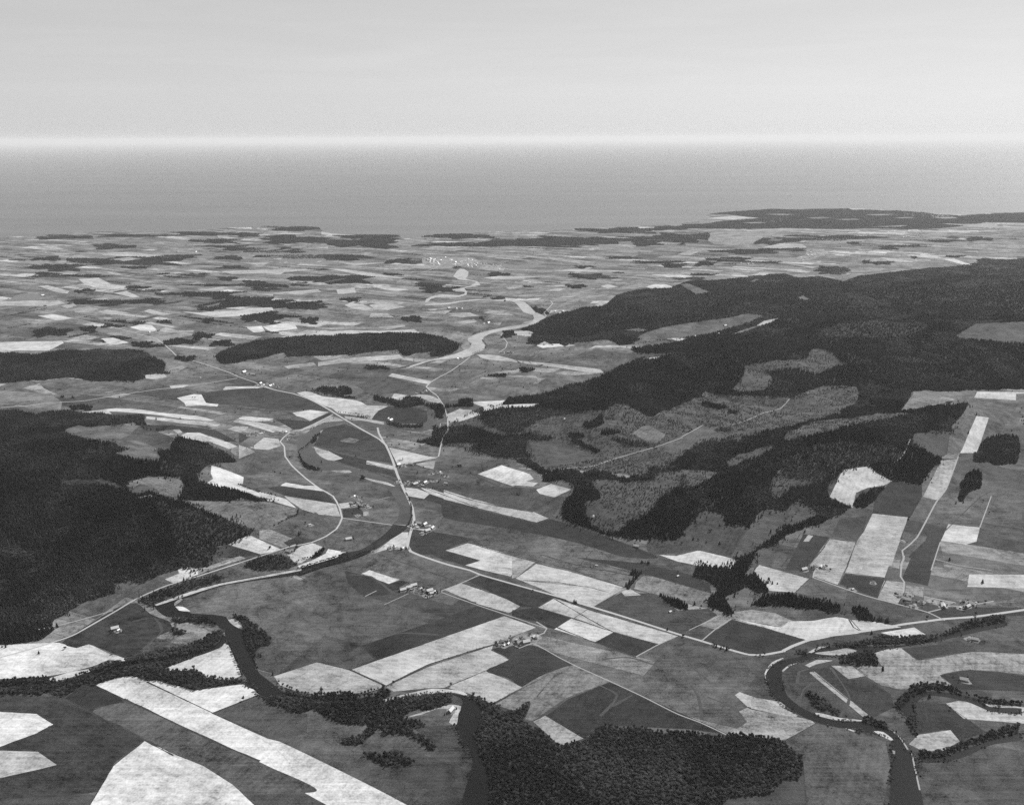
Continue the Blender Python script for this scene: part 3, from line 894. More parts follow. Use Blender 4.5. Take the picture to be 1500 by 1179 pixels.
for sh, (tone,), pts in parse(FIELDS):
    far = min(p[1] for p in pts) < 470
    pts = [(x + 150 if 1450 < x < 1480 else x - 140 if 5 < x < 54 else x, y) for x, y in pts]
    ring = crom(pts, True, 8) if len(pts) > 9 else straight(pts, 7, .25 if not far else .12)
    add_shape('field', [ring], 'field', float(tone) - (random.uniform(2, 20) if 170 < float(tone) < 222 else 6 if float(tone) >= 222 else 2))
rh = random.Random(5)
for sh, (tone,), pts in parse(FIELDS):
    if min(p[1] for p in pts) < 500 or len(pts) > 9:
        continue
    for i in range(len(pts)):
        a_, b_ = pts[i], pts[(i + 1) % len(pts)]
        if math.hypot(a_[0] - b_[0], a_[1] - b_[1]) > 16 and abs(a_[0] - b_[0]) > 3 and max(a_[0], b_[0]) < 1448 and min(a_[0], b_[0]) > 54 and rh.random() < .42:
            add_shape('ditch', ribbon([a_, b_], rh.uniform(1.6, 3.2), .6), 'ditch')
for line in MARKS.strip().splitlines():
    t = line.split()
    for q in [0]:
        add_shape('swale', ribbon(topx(t[0], [tuple(map(float, p.split(','))) for p in t[1:]]), 7, .5), 'swale', 72)
for sh, (w,), pts in parse(DITCH):
    add_shape('ditch', ribbon(pts, float(w) * 1.25, .5), 'ditch')
for line in WATER.strip().splitlines():
    t = line.split()
    add_shape('water', [crom(topx(t[0], [tuple(map(float, p.split(','))) for p in t[1:]]), True, 6)], 'river')
for line in SILTY.strip().splitlines():
    t = line.split()
    add_shape('silty', [crom(topx(t[0], [tuple(map(float, p.split(','))) for p in t[1:]]), True, 6)], 'river')
for line in SHALLOW.strip().splitlines():
    t = line.split()
    add_shape('shallow', [crom(topx(t[0], [tuple(map(float, p.split(','))) for p in t[1:]]), True, 5)], 'shallow_river')
for sh, (tone,), pts in parse(GRAVEL):
    add_shape('gravel', [crom(pts, True, 5)], 'gravel_bar', float(tone))
for line in FARMS.strip().splitlines():
    place, sh, items = line.split('|')
    if place.startswith('in the middle of') or place.startswith('at the foot'):
        continue
    for q in items.split():
        a_, b_, kd = q.split(',')
        (p,) = topx(sh, [(float(a_), float(b_))])
        x_, y_, z_ = at(p[0], p[1])
        rr_ = [(x_[0] + random.uniform(9, 19) * math.cos(t), y_[0] + random.uniform(9, 19) * math.sin(t)) for t in np.arange(9) * .698]
        ex, ey = proj(np.array([q_[0] for q_ in rr_]), np.array([q_[1] for q_ in rr_]), np.full(9, z_[0]))
        add_shape('yard', [list(zip(ex.tolist(), ey.tolist()))], 'yard')
for sh, (w,), pts in parse(ROADS):
    add_shape('road', ribbon(pts, float(w) * (.78 if float(w) > 7 else .95), .06), 'road' if float(w) > 7 else 'track')

# ------------------------------------------------------------------ one triangulation of the whole ground
V, E = [], []


def add_ring(r, closed=True):
    b = len(V)
    V.extend(r)
    for i in range(len(r) - (0 if closed else 1)):
        E.append((b + i, b + (i + 1) % len(r)))


add_ring(land_ring)
for s in SHAPES:
    for r in s['rings']:
        add_ring(r)
yy = 296.0
row = 0
while yy < 2290:
    inside = yy < 1230
    st = 4.0 if yy < 420 else 6.0 if yy < 640 else 8.0 if inside else 40.0
    sx = 12.0 if yy < 420 else 8.0 if inside else 40.0
    xx = -1080.0
    while xx < 2580:
        f = -60 < xx < 1560
        V.append((xx + random.uniform(-.2, .2) * sx, yy + random.uniform(-.2, .2) * st))
        xx += sx if f else 30.0
    yy += st; row += 1
res = delaunay_2d_cdt([Vector(v) for v in V], E, [], 0, 1e-4, False)
VP = np.array([(v.x, v.y) for v in res[0]])
FT = np.array([f for f in res[2] if len(f) == 3], int)
CEN = VP[FT].mean(1)


def pip(px, py, ring):
    r = np.asarray(ring)
    x0, y0, x1, y1 = r[:, 0].min(), r[:, 1].min(), r[:, 0].max(), r[:, 1].max()
    idx = np.nonzero((px >= x0) & (px <= x1) & (py >= y0) & (py <= y1))[0]
    if len(idx) == 0:
        return idx
    qx, qy = px[idx], py[idx]
    c = np.zeros(len(idx), bool)
    ax, ay = r[:, 0], r[:, 1]; bx, by = np.roll(ax, -1), np.roll(ay, -1)
    for i in range(len(r)):
        if ay[i] == by[i]:
            continue
        c ^= ((ay[i] > qy) != (by[i] > qy)) & (qx < (bx[i] - ax[i]) * (qy - ay[i]) / (by[i] - ay[i]) + ax[i])
    return idx[c]


owner = np.full(len(FT), -2, int)
owner[pip(CEN[:, 0], CEN[:, 1], land_ring)] = -1
for k, s in enumerate(SHAPES):
    for r in s['rings']:
        ii = pip(CEN[:, 0], CEN[:, 1], r)
        owner[ii[owner[ii] != -2]] = k
keep = owner != -2
land_verts = np.zeros(len(VP), bool)
land_verts[FT[keep].ravel()] = True
VX, VY, VZ = np.zeros(len(VP)), np.zeros(len(VP)), np.zeros(len(VP))
li = np.nonzero(land_verts)[0]
VX[li], VY[li], VZ[li] = at(VP[li, 0], VP[li, 1])
# smooth normals of the terrain, shared by every piece so that no seams show
e = 6.0
gx = (hfun(VX + e, VY) - hfun(VX - e, VY)) / (2 * e); gy = (hfun(VX, VY + e) - hfun(VX, VY - e)) / (2 * e)
NRM = np.stack([-gx, -gy, np.ones_like(gx)], 1); NRM /= np.linalg.norm(NRM, axis=1)[:, None]

# ------------------------------------------------------------------ materials (all grey: the film is black and white)


def mat(name, rough=.9, spec=.2):
    m = bpy.data.materials.new(name); m.use_nodes = True
    nt = m.node_tree; b = nt.nodes['Principled BSDF']
    b.inputs['Roughness'].default_value = rough
    b.inputs['Specular IOR Level'].default_value = spec
    return m, nt, b


def N(nt, kind, **kw):
    n = nt.nodes.new(kind)
    for k, v in kw.items():
        if hasattr(n, k):
            setattr(n, k, v)
    return n


def math_node(nt, op, a, b=None, clamp=False):
    n = nt.nodes.new('ShaderNodeMath'); n.operation = op; n.use_clamp = clamp
    for i, v in enumerate((a, b)):
        if v is None:
            continue
        if isinstance(v, (int, float)):
            n.inputs[i].default_value = v
        else:
            nt.links.new(v, n.inputs[i])
    return n.outputs[0]


def rng_node(nt, v, a, b, c, d):
    n = nt.nodes.new('ShaderNodeMapRange')
    nt.links.new(v, n.inputs[0])
    for i, q in enumerate((a, b, c, d)):
        n.inputs[i + 1].default_value = q
    return n.outputs[0]


def noise(nt, vec, scale, detail=4, rough=.6, dist=0):
    n = nt.nodes.new('ShaderNodeTexNoise')
    nt.links.new(vec, n.inputs['Vector'])
    n.inputs['Scale'].default_value = scale; n.inputs['Detail'].default_value = detail
    n.inputs['Roughness'].default_value = rough; n.inputs['Distortion'].default_value = dist
    return n.outputs[0]


def mapping(nt, rot=0, sc=(1, 1, 1), loc=(0, 0, 0)):
    g = nt.nodes.new('ShaderNodeNewGeometry'); m = nt.nodes.new('ShaderNodeMapping')
    nt.links.new(g.outputs['Position'], m.inputs[0])
    m.inputs['Rotation'].default_value = (0, 0, rot); m.inputs['Scale'].default_value = sc; m.inputs['Location'].default_value = loc
    return m.outputs[0]


def grey(nt, v, sock):
    c = nt.nodes.new('ShaderNodeCombineColor')
    for i in range(3):
        nt.links.new(v, c.inputs[i])
    nt.links.new(c.outputs[0], sock)


def speckle(nt, amount, base=None, lot=True, own=None):
    """soft mottling of a field: broad damp patches, drainage swirls, rows along the lot lines and fine grain"""
    p = mapping(nt)
    if own is not None:
        av = nt.nodes.new('ShaderNodeVectorMath'); av.operation = 'ADD'
        cc = nt.nodes.new('ShaderNodeCombineXYZ')
        for q in range(3):
            nt.links.new(math_node(nt, 'MULTIPLY', own, 9000 + 777 * q), cc.inputs[q])
        nt.links.new(p, av.inputs[0]); nt.links.new(cc.outputs[0], av.inputs[1]); p = av.outputs[0]
    a = noise(nt, p, 1 / 230.0, 5, .62, .6)
    b = noise(nt, p, 1 / 38.0, 4, .6, .3)
    c = noise(nt, p, 1 / 5.0, 2, .6)
    st = noise(nt, mapping(nt, math.radians(27), (1 / 260., 1 / 9., 1)), 1.0, 3, .6)
    fl = nt.nodes.new('ShaderNodeTexNoise'); nt.links.new(p, fl.inputs['Vector'])
    fl.inputs['Scale'].default_value = 1 / 170.0; fl.inputs['Detail'].default_value = 3; fl.inputs['Distortion'].default_value = 1.4
    r = math_node(nt, 'ABSOLUTE', math_node(nt, 'SUBTRACT', fl.outputs[0], .5))
    r = rng_node(nt, r, 0, .022, -.8, 0)
    s = math_node(nt, 'MULTIPLY', math_node(nt, 'SUBTRACT', a, .5), 4.2)
    s = math_node(nt, 'ADD', s, math_node(nt, 'MULTIPLY', math_node(nt, 'SUBTRACT', b, .5), 3.2))
    s = math_node(nt, 'ADD', s, math_node(nt, 'MULTIPLY', math_node(nt, 'SUBTRACT', c, .5), 3.0))
    s = math_node(nt, 'ADD', s, math_node(nt, 'MULTIPLY', math_node(nt, 'SUBTRACT', st, .5), 2.2))
    s = math_node(nt, 'ADD', s, math_node(nt, 'MULTIPLY', r, .6))
    if own is not None:
        # mown swaths and wheel tracks, across or along the lot as it falls out for this field
        vr = nt.nodes.new('ShaderNodeVectorRotate'); vr.rotation_type = 'Z_AXIS'
        nt.links.new(p, vr.inputs['Vector'])
        ang = math_node(nt, 'ADD', math_node(nt, 'MULTIPLY', math_node(nt, 'GREATER_THAN', own, .45), math.pi / 2), math.radians(27))
        nt.links.new(ang, vr.inputs['Angle'])
        wv = nt.nodes.new('ShaderNodeTexWave'); nt.links.new(vr.outputs[0], wv.inputs['Vector'])
        wv.inputs['Scale'].default_value = 1 / 60.; wv.inputs['Distortion'].default_value = 1.6; wv.inputs['Detail'].default_value = 3
        wv.inputs['Detail Scale'].default_value = .4
        s = math_node(nt, 'ADD', s, math_node(nt, 'MULTIPLY', math_node(nt, 'SUBTRACT', wv.outputs['Fac'], .5), .28))
    return math_node(nt, 'ADD', math_node(nt, 'MULTIPLY', s, amount), 1.0)


# open grassland with the long-lot patchwork of the plain
MAT = {}
m, nt, b = mat('grassland'); MAT['ground'] = m
sp_ = speckle(nt, .62)


def bricks(rot, w, h, loc, off=.37):
    t = nt.nodes.new('ShaderNodeTexBrick')
    warp = nt.nodes.new('ShaderNodeVectorMath'); warp.operation = 'ADD'
    wn = nt.nodes.new('ShaderNodeTexNoise'); nt.links.new(mapping(nt), wn.inputs['Vector']); wn.inputs['Scale'].default_value = 1 / 1500.
    ws = nt.nodes.new('ShaderNodeVectorMath'); ws.operation = 'SCALE'; nt.links.new(wn.outputs[1], ws.inputs[0]); ws.inputs['Scale'].default_value = 260
    nt.links.new(mapping(nt, rot, (1, 1, 0), loc), warp.inputs[0]); nt.links.new(ws.outputs[0], warp.inputs[1])
    nt.links.new(warp.outputs[0], t.inputs['Vector'])
    t.offset = off; t.offset_frequency = 2
    t.inputs['Color1'].default_value = (0, 0, 0, 1); t.inputs['Color2'].default_value = (1, 1, 1, 1); t.inputs['Mortar'].default_value = (.35, .35, .35, 1)
    t.inputs['Scale'].default_value = 1; t.inputs['Mortar Size'].default_value = 1.2
    t.inputs['Brick Width'].default_value = w; t.inputs['Row Height'].default_value = h
    return t.outputs[0]


b1 = bricks(math.radians(27), 430, 120, (0, 0, 0))
b2 = bricks(math.radians(24), 900, 260, (130, 77, 0), .5)
b3 = bricks(math.radians(33), 260, 620, (700, 377, 0), .5)
pz = nt.nodes.new('ShaderNodeSeparateXYZ'); nt.links.new(mapping(nt), pz.inputs[0])
farm = rng_node(nt, pz.outputs[1], 4600, 7200, .5, 1.0)
v = math_node(nt, 'ADD', math_node(nt, 'MULTIPLY', math_node(nt, 'SUBTRACT', b1, .5), .085), math_node(nt, 'MULTIPLY', math_node(nt, 'SUBTRACT', b2, .5), .07))
v = math_node(nt, 'ADD', v, math_node(nt, 'MULTIPLY', math_node(nt, 'SUBTRACT', b3, .5), .04))
pale = math_node(nt, 'MULTIPLY', math_node(nt, 'GREATER_THAN', math_node(nt, 'MULTIPLY', b1, b2), .62), .14)
v = math_node(nt, 'ADD', v, pale)
b4 = bricks(math.radians(29), 620, 62, (300, 900, 0), .41)
farther = rng_node(nt, pz.outputs[1], 6500, 9500, 0, 1)
v = math_node(nt, 'ADD', v, math_node(nt, 'MULTIPLY', math_node(nt, 'MULTIPLY', math_node(nt, 'POWER', b4, 3.0), .1), farther))
v = math_node(nt, 'MULTIPLY', v, farm)
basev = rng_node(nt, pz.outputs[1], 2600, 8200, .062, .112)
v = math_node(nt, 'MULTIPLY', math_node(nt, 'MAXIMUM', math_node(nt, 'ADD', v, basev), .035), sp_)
grey(nt, v, b.inputs['Base Color'])

# farmed field: its own reflectance comes with the object
m, nt, b = mat('field_crop'); MAT['field'] = m
oi = nt.nodes.new('ShaderNodeObjectInfo')
sep = nt.nodes.new('ShaderNodeSeparateColor'); nt.links.new(oi.outputs['Color'], sep.inputs[0])
lo = speckle(nt, .62, own=oi.outputs['Random']); hi = speckle(nt, .34, own=oi.outputs['Random'])
k = rng_node(nt, sep.outputs[0], .12, .35, 0, 1)
mx = nt.nodes.new('ShaderNodeMix'); nt.links.new(k, mx.inputs[0]); nt.links.new(lo, mx.inputs[2]); nt.links.new(hi, mx.inputs[3])
grey(nt, math_node(nt, 'MULTIPLY', sep.outputs[0], mx.outputs[0]), b.inputs['Base Color'])


def simple(key, val, amount, scale, rough=.9, spec=.2):
    m, nt, b = mat(key, rough, spec)
    n = noise(nt, mapping(nt), scale, 4, .65)
    vv = math_node(nt, 'MULTIPLY', math_node(nt, 'ADD', math_node(nt, 'MULTIPLY', math_node(nt, 'SUBTRACT', n, .5), amount), 1), val)
    grey(nt, vv, b.inputs['Base Color'])
    MAT[key] = m
    return m, nt, b


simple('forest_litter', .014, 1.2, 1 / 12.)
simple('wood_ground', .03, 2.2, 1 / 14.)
simple('scrub_ground', .055, 2.6, 1 / 40.)
simple('ditch_sedge', .032, 1.4, 1 / 6.)
simple('gravel', .42, .9, 1 / 9.)
simple('road_gravel', .36, .45, 1 / 5.)
simple('track_dirt', .28, .7, 1 / 6.)
simple('yard_dirt', .19, 2.0, 1 / 7.)
simple('swale_grass', .052, 1.0, 1 / 16.)


def water_mat(key, depthcol, rough, bump, sc, spec=.5):
    m, nt, b = mat(key, rough, spec)
    n0 = noise(nt, mapping(nt), 1 / 60., 3, .6, .6)
    vv = math_node(nt, 'MULTIPLY', math_node(nt, 'ADD', math_node(nt, 'MULTIPLY', math_node(nt, 'SUBTRACT', n0, .5), 1.1), 1), depthcol)
    grey(nt, vv, b.inputs['Base Color'])
    b.inputs['IOR'].default_value = 1.333
    n = noise(nt, mapping(nt), sc, 3, .6)
    bp = nt.nodes.new('ShaderNodeBump'); nt.links.new(n, bp.inputs['Height'])
    bp.inputs['Strength'].default_value = bump; bp.inputs['Distance'].default_value = .5
    nt.links.new(bp.outputs[0], b.inputs['Normal'])
    MAT[key] = m
    return m, nt, b


water_mat('river_water', .008, .18, .15, 1 / 3., .28)
water_mat('silty_water', .052, .3, .2, 1 / 4., .25)
water_mat('shallow_water', .33, .35, .2, 1 / 4.)
m, nt, b = water_mat('sea_water', .045, .42, .0, 1 / 40.)
# broad slicks and wind lanes on the sea
n1 = noise(nt, mapping(nt, math.radians(8), (1 / 9000., 1 / 1600., 1)), 1.0, 4, .6, .4)
vv = math_node(nt, 'MULTIPLY', rng_node(nt, n1, .3, .7, .85, 1.15), SEA_V)
grey(nt, vv, b.inputs['Base Color'])

# ------------------------------------------------------------------ ground pieces


def finish(o, **kw):
    for k, v in kw.items():
        if v is not None:
            o[k] = v
    return o


def piece(name, faces, material):
    ids, inv = np.unique(faces.ravel(), return_inverse=True)
    me = bpy.data.meshes.new(name)
    co = np.stack([VX[ids], VY[ids], VZ[ids]], 1)
    tri = inv.reshape(-1, 3)
    a, b_, c = co[tri[:, 0]], co[tri[:, 1]], co[tri[:, 2]]
    fl = np.cross(b_ - a, c - a)[:, 2] < 0
    tri[fl] = tri[fl][:, ::-1]
    me.from_pydata(co.tolist(), [], tri.tolist())
    me.materials.append(material)
    me.shade_smooth()
    me.normals_split_custom_set_from_vertices(NRM[ids].tolist())
    o = bpy.data.objects.new(name, me)
    COL.objects.link(o)
    o['kind'] = 'structure'
    return o


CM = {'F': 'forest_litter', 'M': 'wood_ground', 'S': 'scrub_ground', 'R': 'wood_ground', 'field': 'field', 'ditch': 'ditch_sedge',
      'swale': 'swale_grass', 'yard': 'yard_dirt', 'silty': 'silty_water', 'water': 'river_water', 'shallow': 'shallow_water', 'gravel': 'gravel', 'road': 'road_gravel'}
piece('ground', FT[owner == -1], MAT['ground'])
order = np.argsort(owner, kind='stable'); so = owner[order]
byc = {}
for k, s in enumerate(SHAPES):
    a, c = np.searchsorted(so, k), np.searchsorted(so, k, 'right')
    s['faces'] = order[a:c]
    if c > a:
        byc.setdefault(s['cls'] if s['name'] != 'track' else 'track', []).append(k)
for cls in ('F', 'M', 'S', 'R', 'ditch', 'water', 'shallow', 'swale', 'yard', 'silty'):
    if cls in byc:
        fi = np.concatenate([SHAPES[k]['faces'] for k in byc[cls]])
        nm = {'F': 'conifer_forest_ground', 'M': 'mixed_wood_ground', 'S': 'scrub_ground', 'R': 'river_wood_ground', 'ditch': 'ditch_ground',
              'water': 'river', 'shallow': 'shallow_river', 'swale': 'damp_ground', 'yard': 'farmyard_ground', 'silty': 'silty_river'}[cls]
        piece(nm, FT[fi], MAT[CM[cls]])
for k in byc.get('road', []):
    piece('road', FT[SHAPES[k]['faces']], MAT['road_gravel'])
for k in byc.get('track', []):
    piece('dirt_road', FT[SHAPES[k]['faces']], MAT['track_dirt'])
for k in byc.get('field', []) + byc.get('gravel', []):
    s = SHAPES[k]
    c = np.mean(np.array(s['rings'][0]), 0)
    o = piece({'field': 'field_ground', 'gravel': 'gravel_bar'}[s['cls']], FT[s['faces']], MAT['field'])
    a_ = albedo(s['tone'], c[0], c[1])
    o.color = (a_, a_, a_, 1)

# sea: one sheet out to the horizon
me = bpy.data.meshes.new('sea')
xs = [-620000, -60000, -12000, 0, 12000, 60000, 620000]; ys = [7000, 12000, 20000, 60000, 200000, 640000]
vv = [(x, y, -3.0) for y in ys for x in xs]
me.from_pydata(vv, [], [(j * 7 + i, j * 7 + i + 1, (j + 1) * 7 + i + 1, (j + 1) * 7 + i) for j in range(5) for i in range(6)])
me.materials.append(MAT['sea_water'])
o = bpy.data.objects.new('sea', me); COL.objects.link(o); o['kind'] = 'structure'
# dry ground below and behind the aeroplane and to both sides, so that the land has no edge near the picture
hw = FT[keep]
me = bpy.data.meshes.new('distant_ground')
me.from_pydata([(-200000, -150000, -9), (200000, -150000, -9), (200000, 16500, -9), (-200000, 11500, -9)], [], [(0, 1, 2, 3)])
me.materials.append(MAT['ground'])
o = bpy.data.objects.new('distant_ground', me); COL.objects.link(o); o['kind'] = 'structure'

# ------------------------------------------------------------------ trees
def crown_mat(key, lo, hi):
    m, nt, b = mat(key, .75, .25)
    oi = nt.nodes.new('ShaderNodeObjectInfo')
    n = noise(nt, mapping(nt), 1 / 55., 3, .6)
    n2 = noise(nt, mapping(nt), 1 / .9, 1, .5)
    n3 = noise(nt, mapping(nt), 1 / 340., 3, .6)
    r = math_node(nt, 'POWER', oi.outputs['Random'], 2.2)
    r = math_node(nt, 'ADD', math_node(nt, 'MULTIPLY', r, .75), math_node(nt, 'MULTIPLY', math_node(nt, 'SUBTRACT', n, .5), 1.3))
    r = math_node(nt, 'ADD', r, math_node(nt, 'MULTIPLY', math_node(nt, 'SUBTRACT', n3, .5), 3.8))
    r = math_node(nt, 'ADD', r, math_node(nt, 'MULTIPLY', math_node(nt, 'SUBTRACT', n2, .5), .6))
    grey(nt, rng_node(nt, r, -.1, 1.0, lo, hi), b.inputs['Base Color'])
    return m


MC = crown_mat('conifer_needles', .005, .05)
ML = crown_mat('broad_leaves', .006, .08)
MS = crown_mat('young_leaves', .035, .17)
MB, nt_, b_ = mat('bark'); b_.inputs['Base Color'].default_value = (.08, .08, .08, 1)


def conifer(seed, h=15., r=3.3):
    rd = random.Random(seed)
    v, f = [], []
    tiers = 6
    for t in range(tiers):
        z0 = h * (.12 + .145 * t); z1 = min(h, z0 + h * .26)
        rr = r * (1 - t / (tiers + .4)) * rd.uniform(.88, 1.1)
        n = 9
        b = len(v)
        ph = rd.random() * 6
        for k in range(n):
            a = ph + 2 * math.pi * k / n
            q = rr * (rd.uniform(.95, 1.25) if k % 2 else rd.uniform(.55, .8))
            v.append((q * math.cos(a), q * math.sin(a), z0 + rd.uniform(-.3, .3) - (.25 if k % 2 else 0)))
        v.append((rd.uniform(-.15, .15), rd.uniform(-.15, .15), z1))
        for k in range(n):
            f.append((b + k, b + (k + 1) % n, b + n))
    return v, f


def broadleaf(seed, h=12., r=4.6, leaves=150):
    rd = random.Random(seed)
    v, f = [], []
    lobes = [(0, 0, h * .62, r * .78)]
    for k in range(6):
        a = k * 1.05 + rd.random()
        q = r * rd.uniform(.4, .6)
        lobes.append((q * math.cos(a), q * math.sin(a), h * rd.uniform(.5, .82), r * rd.uniform(.36, .52)))
    for (cx, cy, cz, lr) in lobes:
        # rough inner mass of each lobe
        b = len(v); nr, nsx = 4, 7
        for i in range(nr + 1):
            th = math.pi * i / nr
            for k in range(nsx):
                a = 2 * math.pi * (k + .5 * (i % 2)) / nsx
                q = lr * rd.uniform(.72, 1.0)
                v.append((cx + q * math.sin(th) * math.cos(a), cy + q * math.sin(th) * math.sin(a), cz + q * .95 * math.cos(th)))
        for i in range(nr):
            for k in range(nsx):
                f.append((b + i * nsx + k, b + i * nsx + (k + 1) % nsx, b + (i + 1) * nsx + (k + 1) % nsx, b + (i + 1) * nsx + k))
    for k in range(leaves):
        cx, cy, cz, lr = rd.choice(lobes)
        u = rd.uniform(-.5, 1); a = rd.random() * 6.283; s = math.sqrt(max(0, 1 - u * u))
        q = lr * rd.uniform(.95, 1.25)
        p = Vector((cx + q * s * math.cos(a), cy + q * s * math.sin(a), cz + q * u))
        d1 = Vector((rd.uniform(-1, 1), rd.uniform(-1, 1), rd.uniform(-.6, .6))).normalized() * rd.uniform(.45, .85)
        d2 = Vector((rd.uniform(-1, 1), rd.uniform(-1, 1), rd.uniform(-.6, .6))).normalized() * rd.uniform(.45, .85)
        b = len(v)
        v += [tuple(p - d1), tuple(p + d2), tuple(p + d1), tuple(p - d2)]
        f.append((b, b + 1, b + 2, b + 3))
    return v, f


def trunk(h, r):
    v, f = [], []
    n = 6
    lv = [(0, r), (h * .35, r * .72), (h * .7, r * .42), (h, r * .12)]
    for z, q in lv:
        for k in range(n):
            a = 2 * math.pi * k / n
            v.append((q * math.cos(a) + z * .015, q * math.sin(a), z))
    for i in range(3):
        for k in range(n):
            f.append((i * n + k, i * n + (k + 1) % n, (i + 1) * n + (k + 1) % n, (i + 1) * n + k))
    for k in range(3):  # limbs
        a = k * 2.1 + .4; z = h * (.45 + .1 * k); b = len(v)
        tip = (h * .26 * math.cos(a), h * .26 * math.sin(a), z + h * .2)
        for dx, dz in ((-.12, 0), (.12, 0), (0, .2)):
            v.append((dx * math.sin(a), -dx * math.cos(a), z + dz))
        v.append(tip)
        f += [(b, b + 1, b + 3), (b + 1, b + 2, b + 3), (b + 2, b, b + 3)]
    return v, f


def mesh(name, vf, *mats, smooth=False):
    me = bpy.data.meshes.new(name)
    me.from_pydata(vf[0], [], vf[1])
    for q in mats:
        me.materials.append(q)
    if smooth:
        me.shade_smooth()
    return me


def join_vf(*parts):
    v, f, mi = [], [], []
    for k, (a, b) in enumerate(parts):
        o = len(v)
        v += a; f += [tuple(i + o for i in q) for q in b]; mi += [k] * len(b)
    return v, f, mi


PROTO = {'F': [], 'R': [], 'S': []}
CROWN = {'F': [], 'R': []}
TRUNK = {}
TRUNK['F'] = mesh('conifer_trunk', trunk(13, .35), MB)
TRUNK['R'] = mesh('broadleaf_trunk', trunk(8.5, .42), MB)
for k in range(5):
    cv = conifer(10 + k, random.uniform(13, 17), random.uniform(2.9, 3.6))
    CROWN['F'].append(mesh('conifer_crown', cv, MC))
    v, f, mi = join_vf(cv, trunk(12, .35)); me = mesh('conifer', (v, f), MC, MB); me.polygons.foreach_set('material_index', mi); PROTO['F'].append(me)
    bv = broadleaf(30 + k, random.uniform(10, 13), random.uniform(4.0, 5.0))
    CROWN['R'].append(mesh('broadleaf_crown', bv, ML))
    v, f, mi = join_vf(bv, trunk(8, .4)); me = mesh('broadleaf', (v, f), ML, MB); me.polygons.foreach_set('material_index', mi); PROTO['R'].append(me)
for k in range(3):
    bv = broadleaf(60 + k, 6.5, 3.0, 70)
    v, f, mi = join_vf(bv, trunk(4, .2)); me = mesh('young_tree', (v, f), MS, MB); me.polygons.foreach_set('material_index', mi); PROTO['S'].append(me)


def sample_faces(fi, spacing0, clump=None, edge=1.0):
    """scatter points on the given triangles, spaced as real trees are (wider where the wood is far off)"""
    t = FT[fi]
    A = np.stack([VX[t[:, 0]], VY[t[:, 0]], VZ[t[:, 0]]], 1); B = np.stack([VX[t[:, 1]], VY[t[:, 1]], VZ[t[:, 1]]], 1); C = np.stack([VX[t[:, 2]], VY[t[:, 2]], VZ[t[:, 2]]], 1)
    area = np.abs(np.cross((B - A)[:, :2], (C - A)[:, :2])) / 2
    cen = (A + B + C) / 3
    dist = np.linalg.norm(cen - CAM[None], axis=1)
    sp = np.maximum(spacing0, dist * .00150 * (spacing0 / 7.0))
    px, py = VP[t].mean(1).T
    ok = (px > -260) & (px < 1760) & (py < 1290)
    lam = area / sp ** 2 * ok
    n = np.floor(lam + rng.random(len(lam))).astype(int)
    idx = np.repeat(np.arange(len(t)), n)
    u = rng.random((len(idx), 2)); fl = u.sum(1) > 1; u[fl] = 1 - u[fl]
    P = A[idx] + (B - A)[idx] * u[:, :1] + (C - A)[idx] * u[:, 1:]
    S = sp[idx] / spacing0
    if clump is not None:
        nn = lattice(P[:, 0], P[:, 1], clump[0], 77) * .5 + lattice(P[:, 0], P[:, 1], clump[0] * .37, 78) * .5
        kk = nn * .5 + .5 > rng.random(len(P)) * clump[2] + clump[1]
        P, S = P[kk], S[kk]
    return P, S


POINTS = {'F': [], 'R': [], 'S': []}   # x y z width height


def put(key, P, S, w=1.0, h=1.0):
    if len(P) == 0:
        return
    W = np.sqrt(S) * S ** .35
    jw = rng.uniform(.65, 1.3, len(P)); jh = rng.uniform(.6, 1.3, len(P))
    far = np.clip((P[:, 1] - 5500) / 4000, 0, 1)
    POINTS[key].append(np.column_stack([P, W * w * jw, np.minimum(S, 1.05) * h * jh * (1 - .42 * far)]))


def faces_of(c):
    return np.concatenate([SHAPES[k]['faces'] for k in byc[c]]) if c in byc else np.zeros(0, int)


P, S = sample_faces(faces_of('F'), 6.4)
stand = lattice(P[:, 0], P[:, 1] * .8, 380, 71) * .55 + lattice(P[:, 0], P[:, 1], 130, 72) * .35 + lattice(P[:, 0], P[:, 1], 45, 73) * .2
leafy = (stand > .26) & (P[:, 2] > 8) & (rng.random(len(P)) < .85)
gap = (stand < -.50) & (P[:, 2] > 8) & (rng.random(len(P)) < .6)
put('F', P[~leafy & ~gap], S[~leafy & ~gap], 1.12, .95)
put('R', P[leafy], S[leafy], .8, .8); put('S', P[gap], S[gap], .8, .7)
k = rng.random(len(P)) < .07; put('R', P[k] + [3, 2, 0], S[k], .8, .85)
P, S = sample_faces(faces_of('M'), 7.6); k = (lattice(P[:, 0], P[:, 1], 90, 51) + lattice(P[:, 0], P[:, 1], 35, 52)) > .15
put('F', P[k], S[k], .95, .8); put('R', P[~k], S[~k], .72, .72)
P, S = sample_faces(faces_of('S'), 8.0, (95, .2, .68)); k = (lattice(P[:, 0], P[:, 1], 160, 55) * .7 + lattice(P[:, 0], P[:, 1], 60, 56) * .4) > rng.random(len(P)) * .6 - .12
put('F', P[k], S[k], .62, .5); put('S', P[~k], S[~k], .85, .75)
P, S = sample_faces(faces_of('R'), 6.2); put('R', P, S, .86, .92)
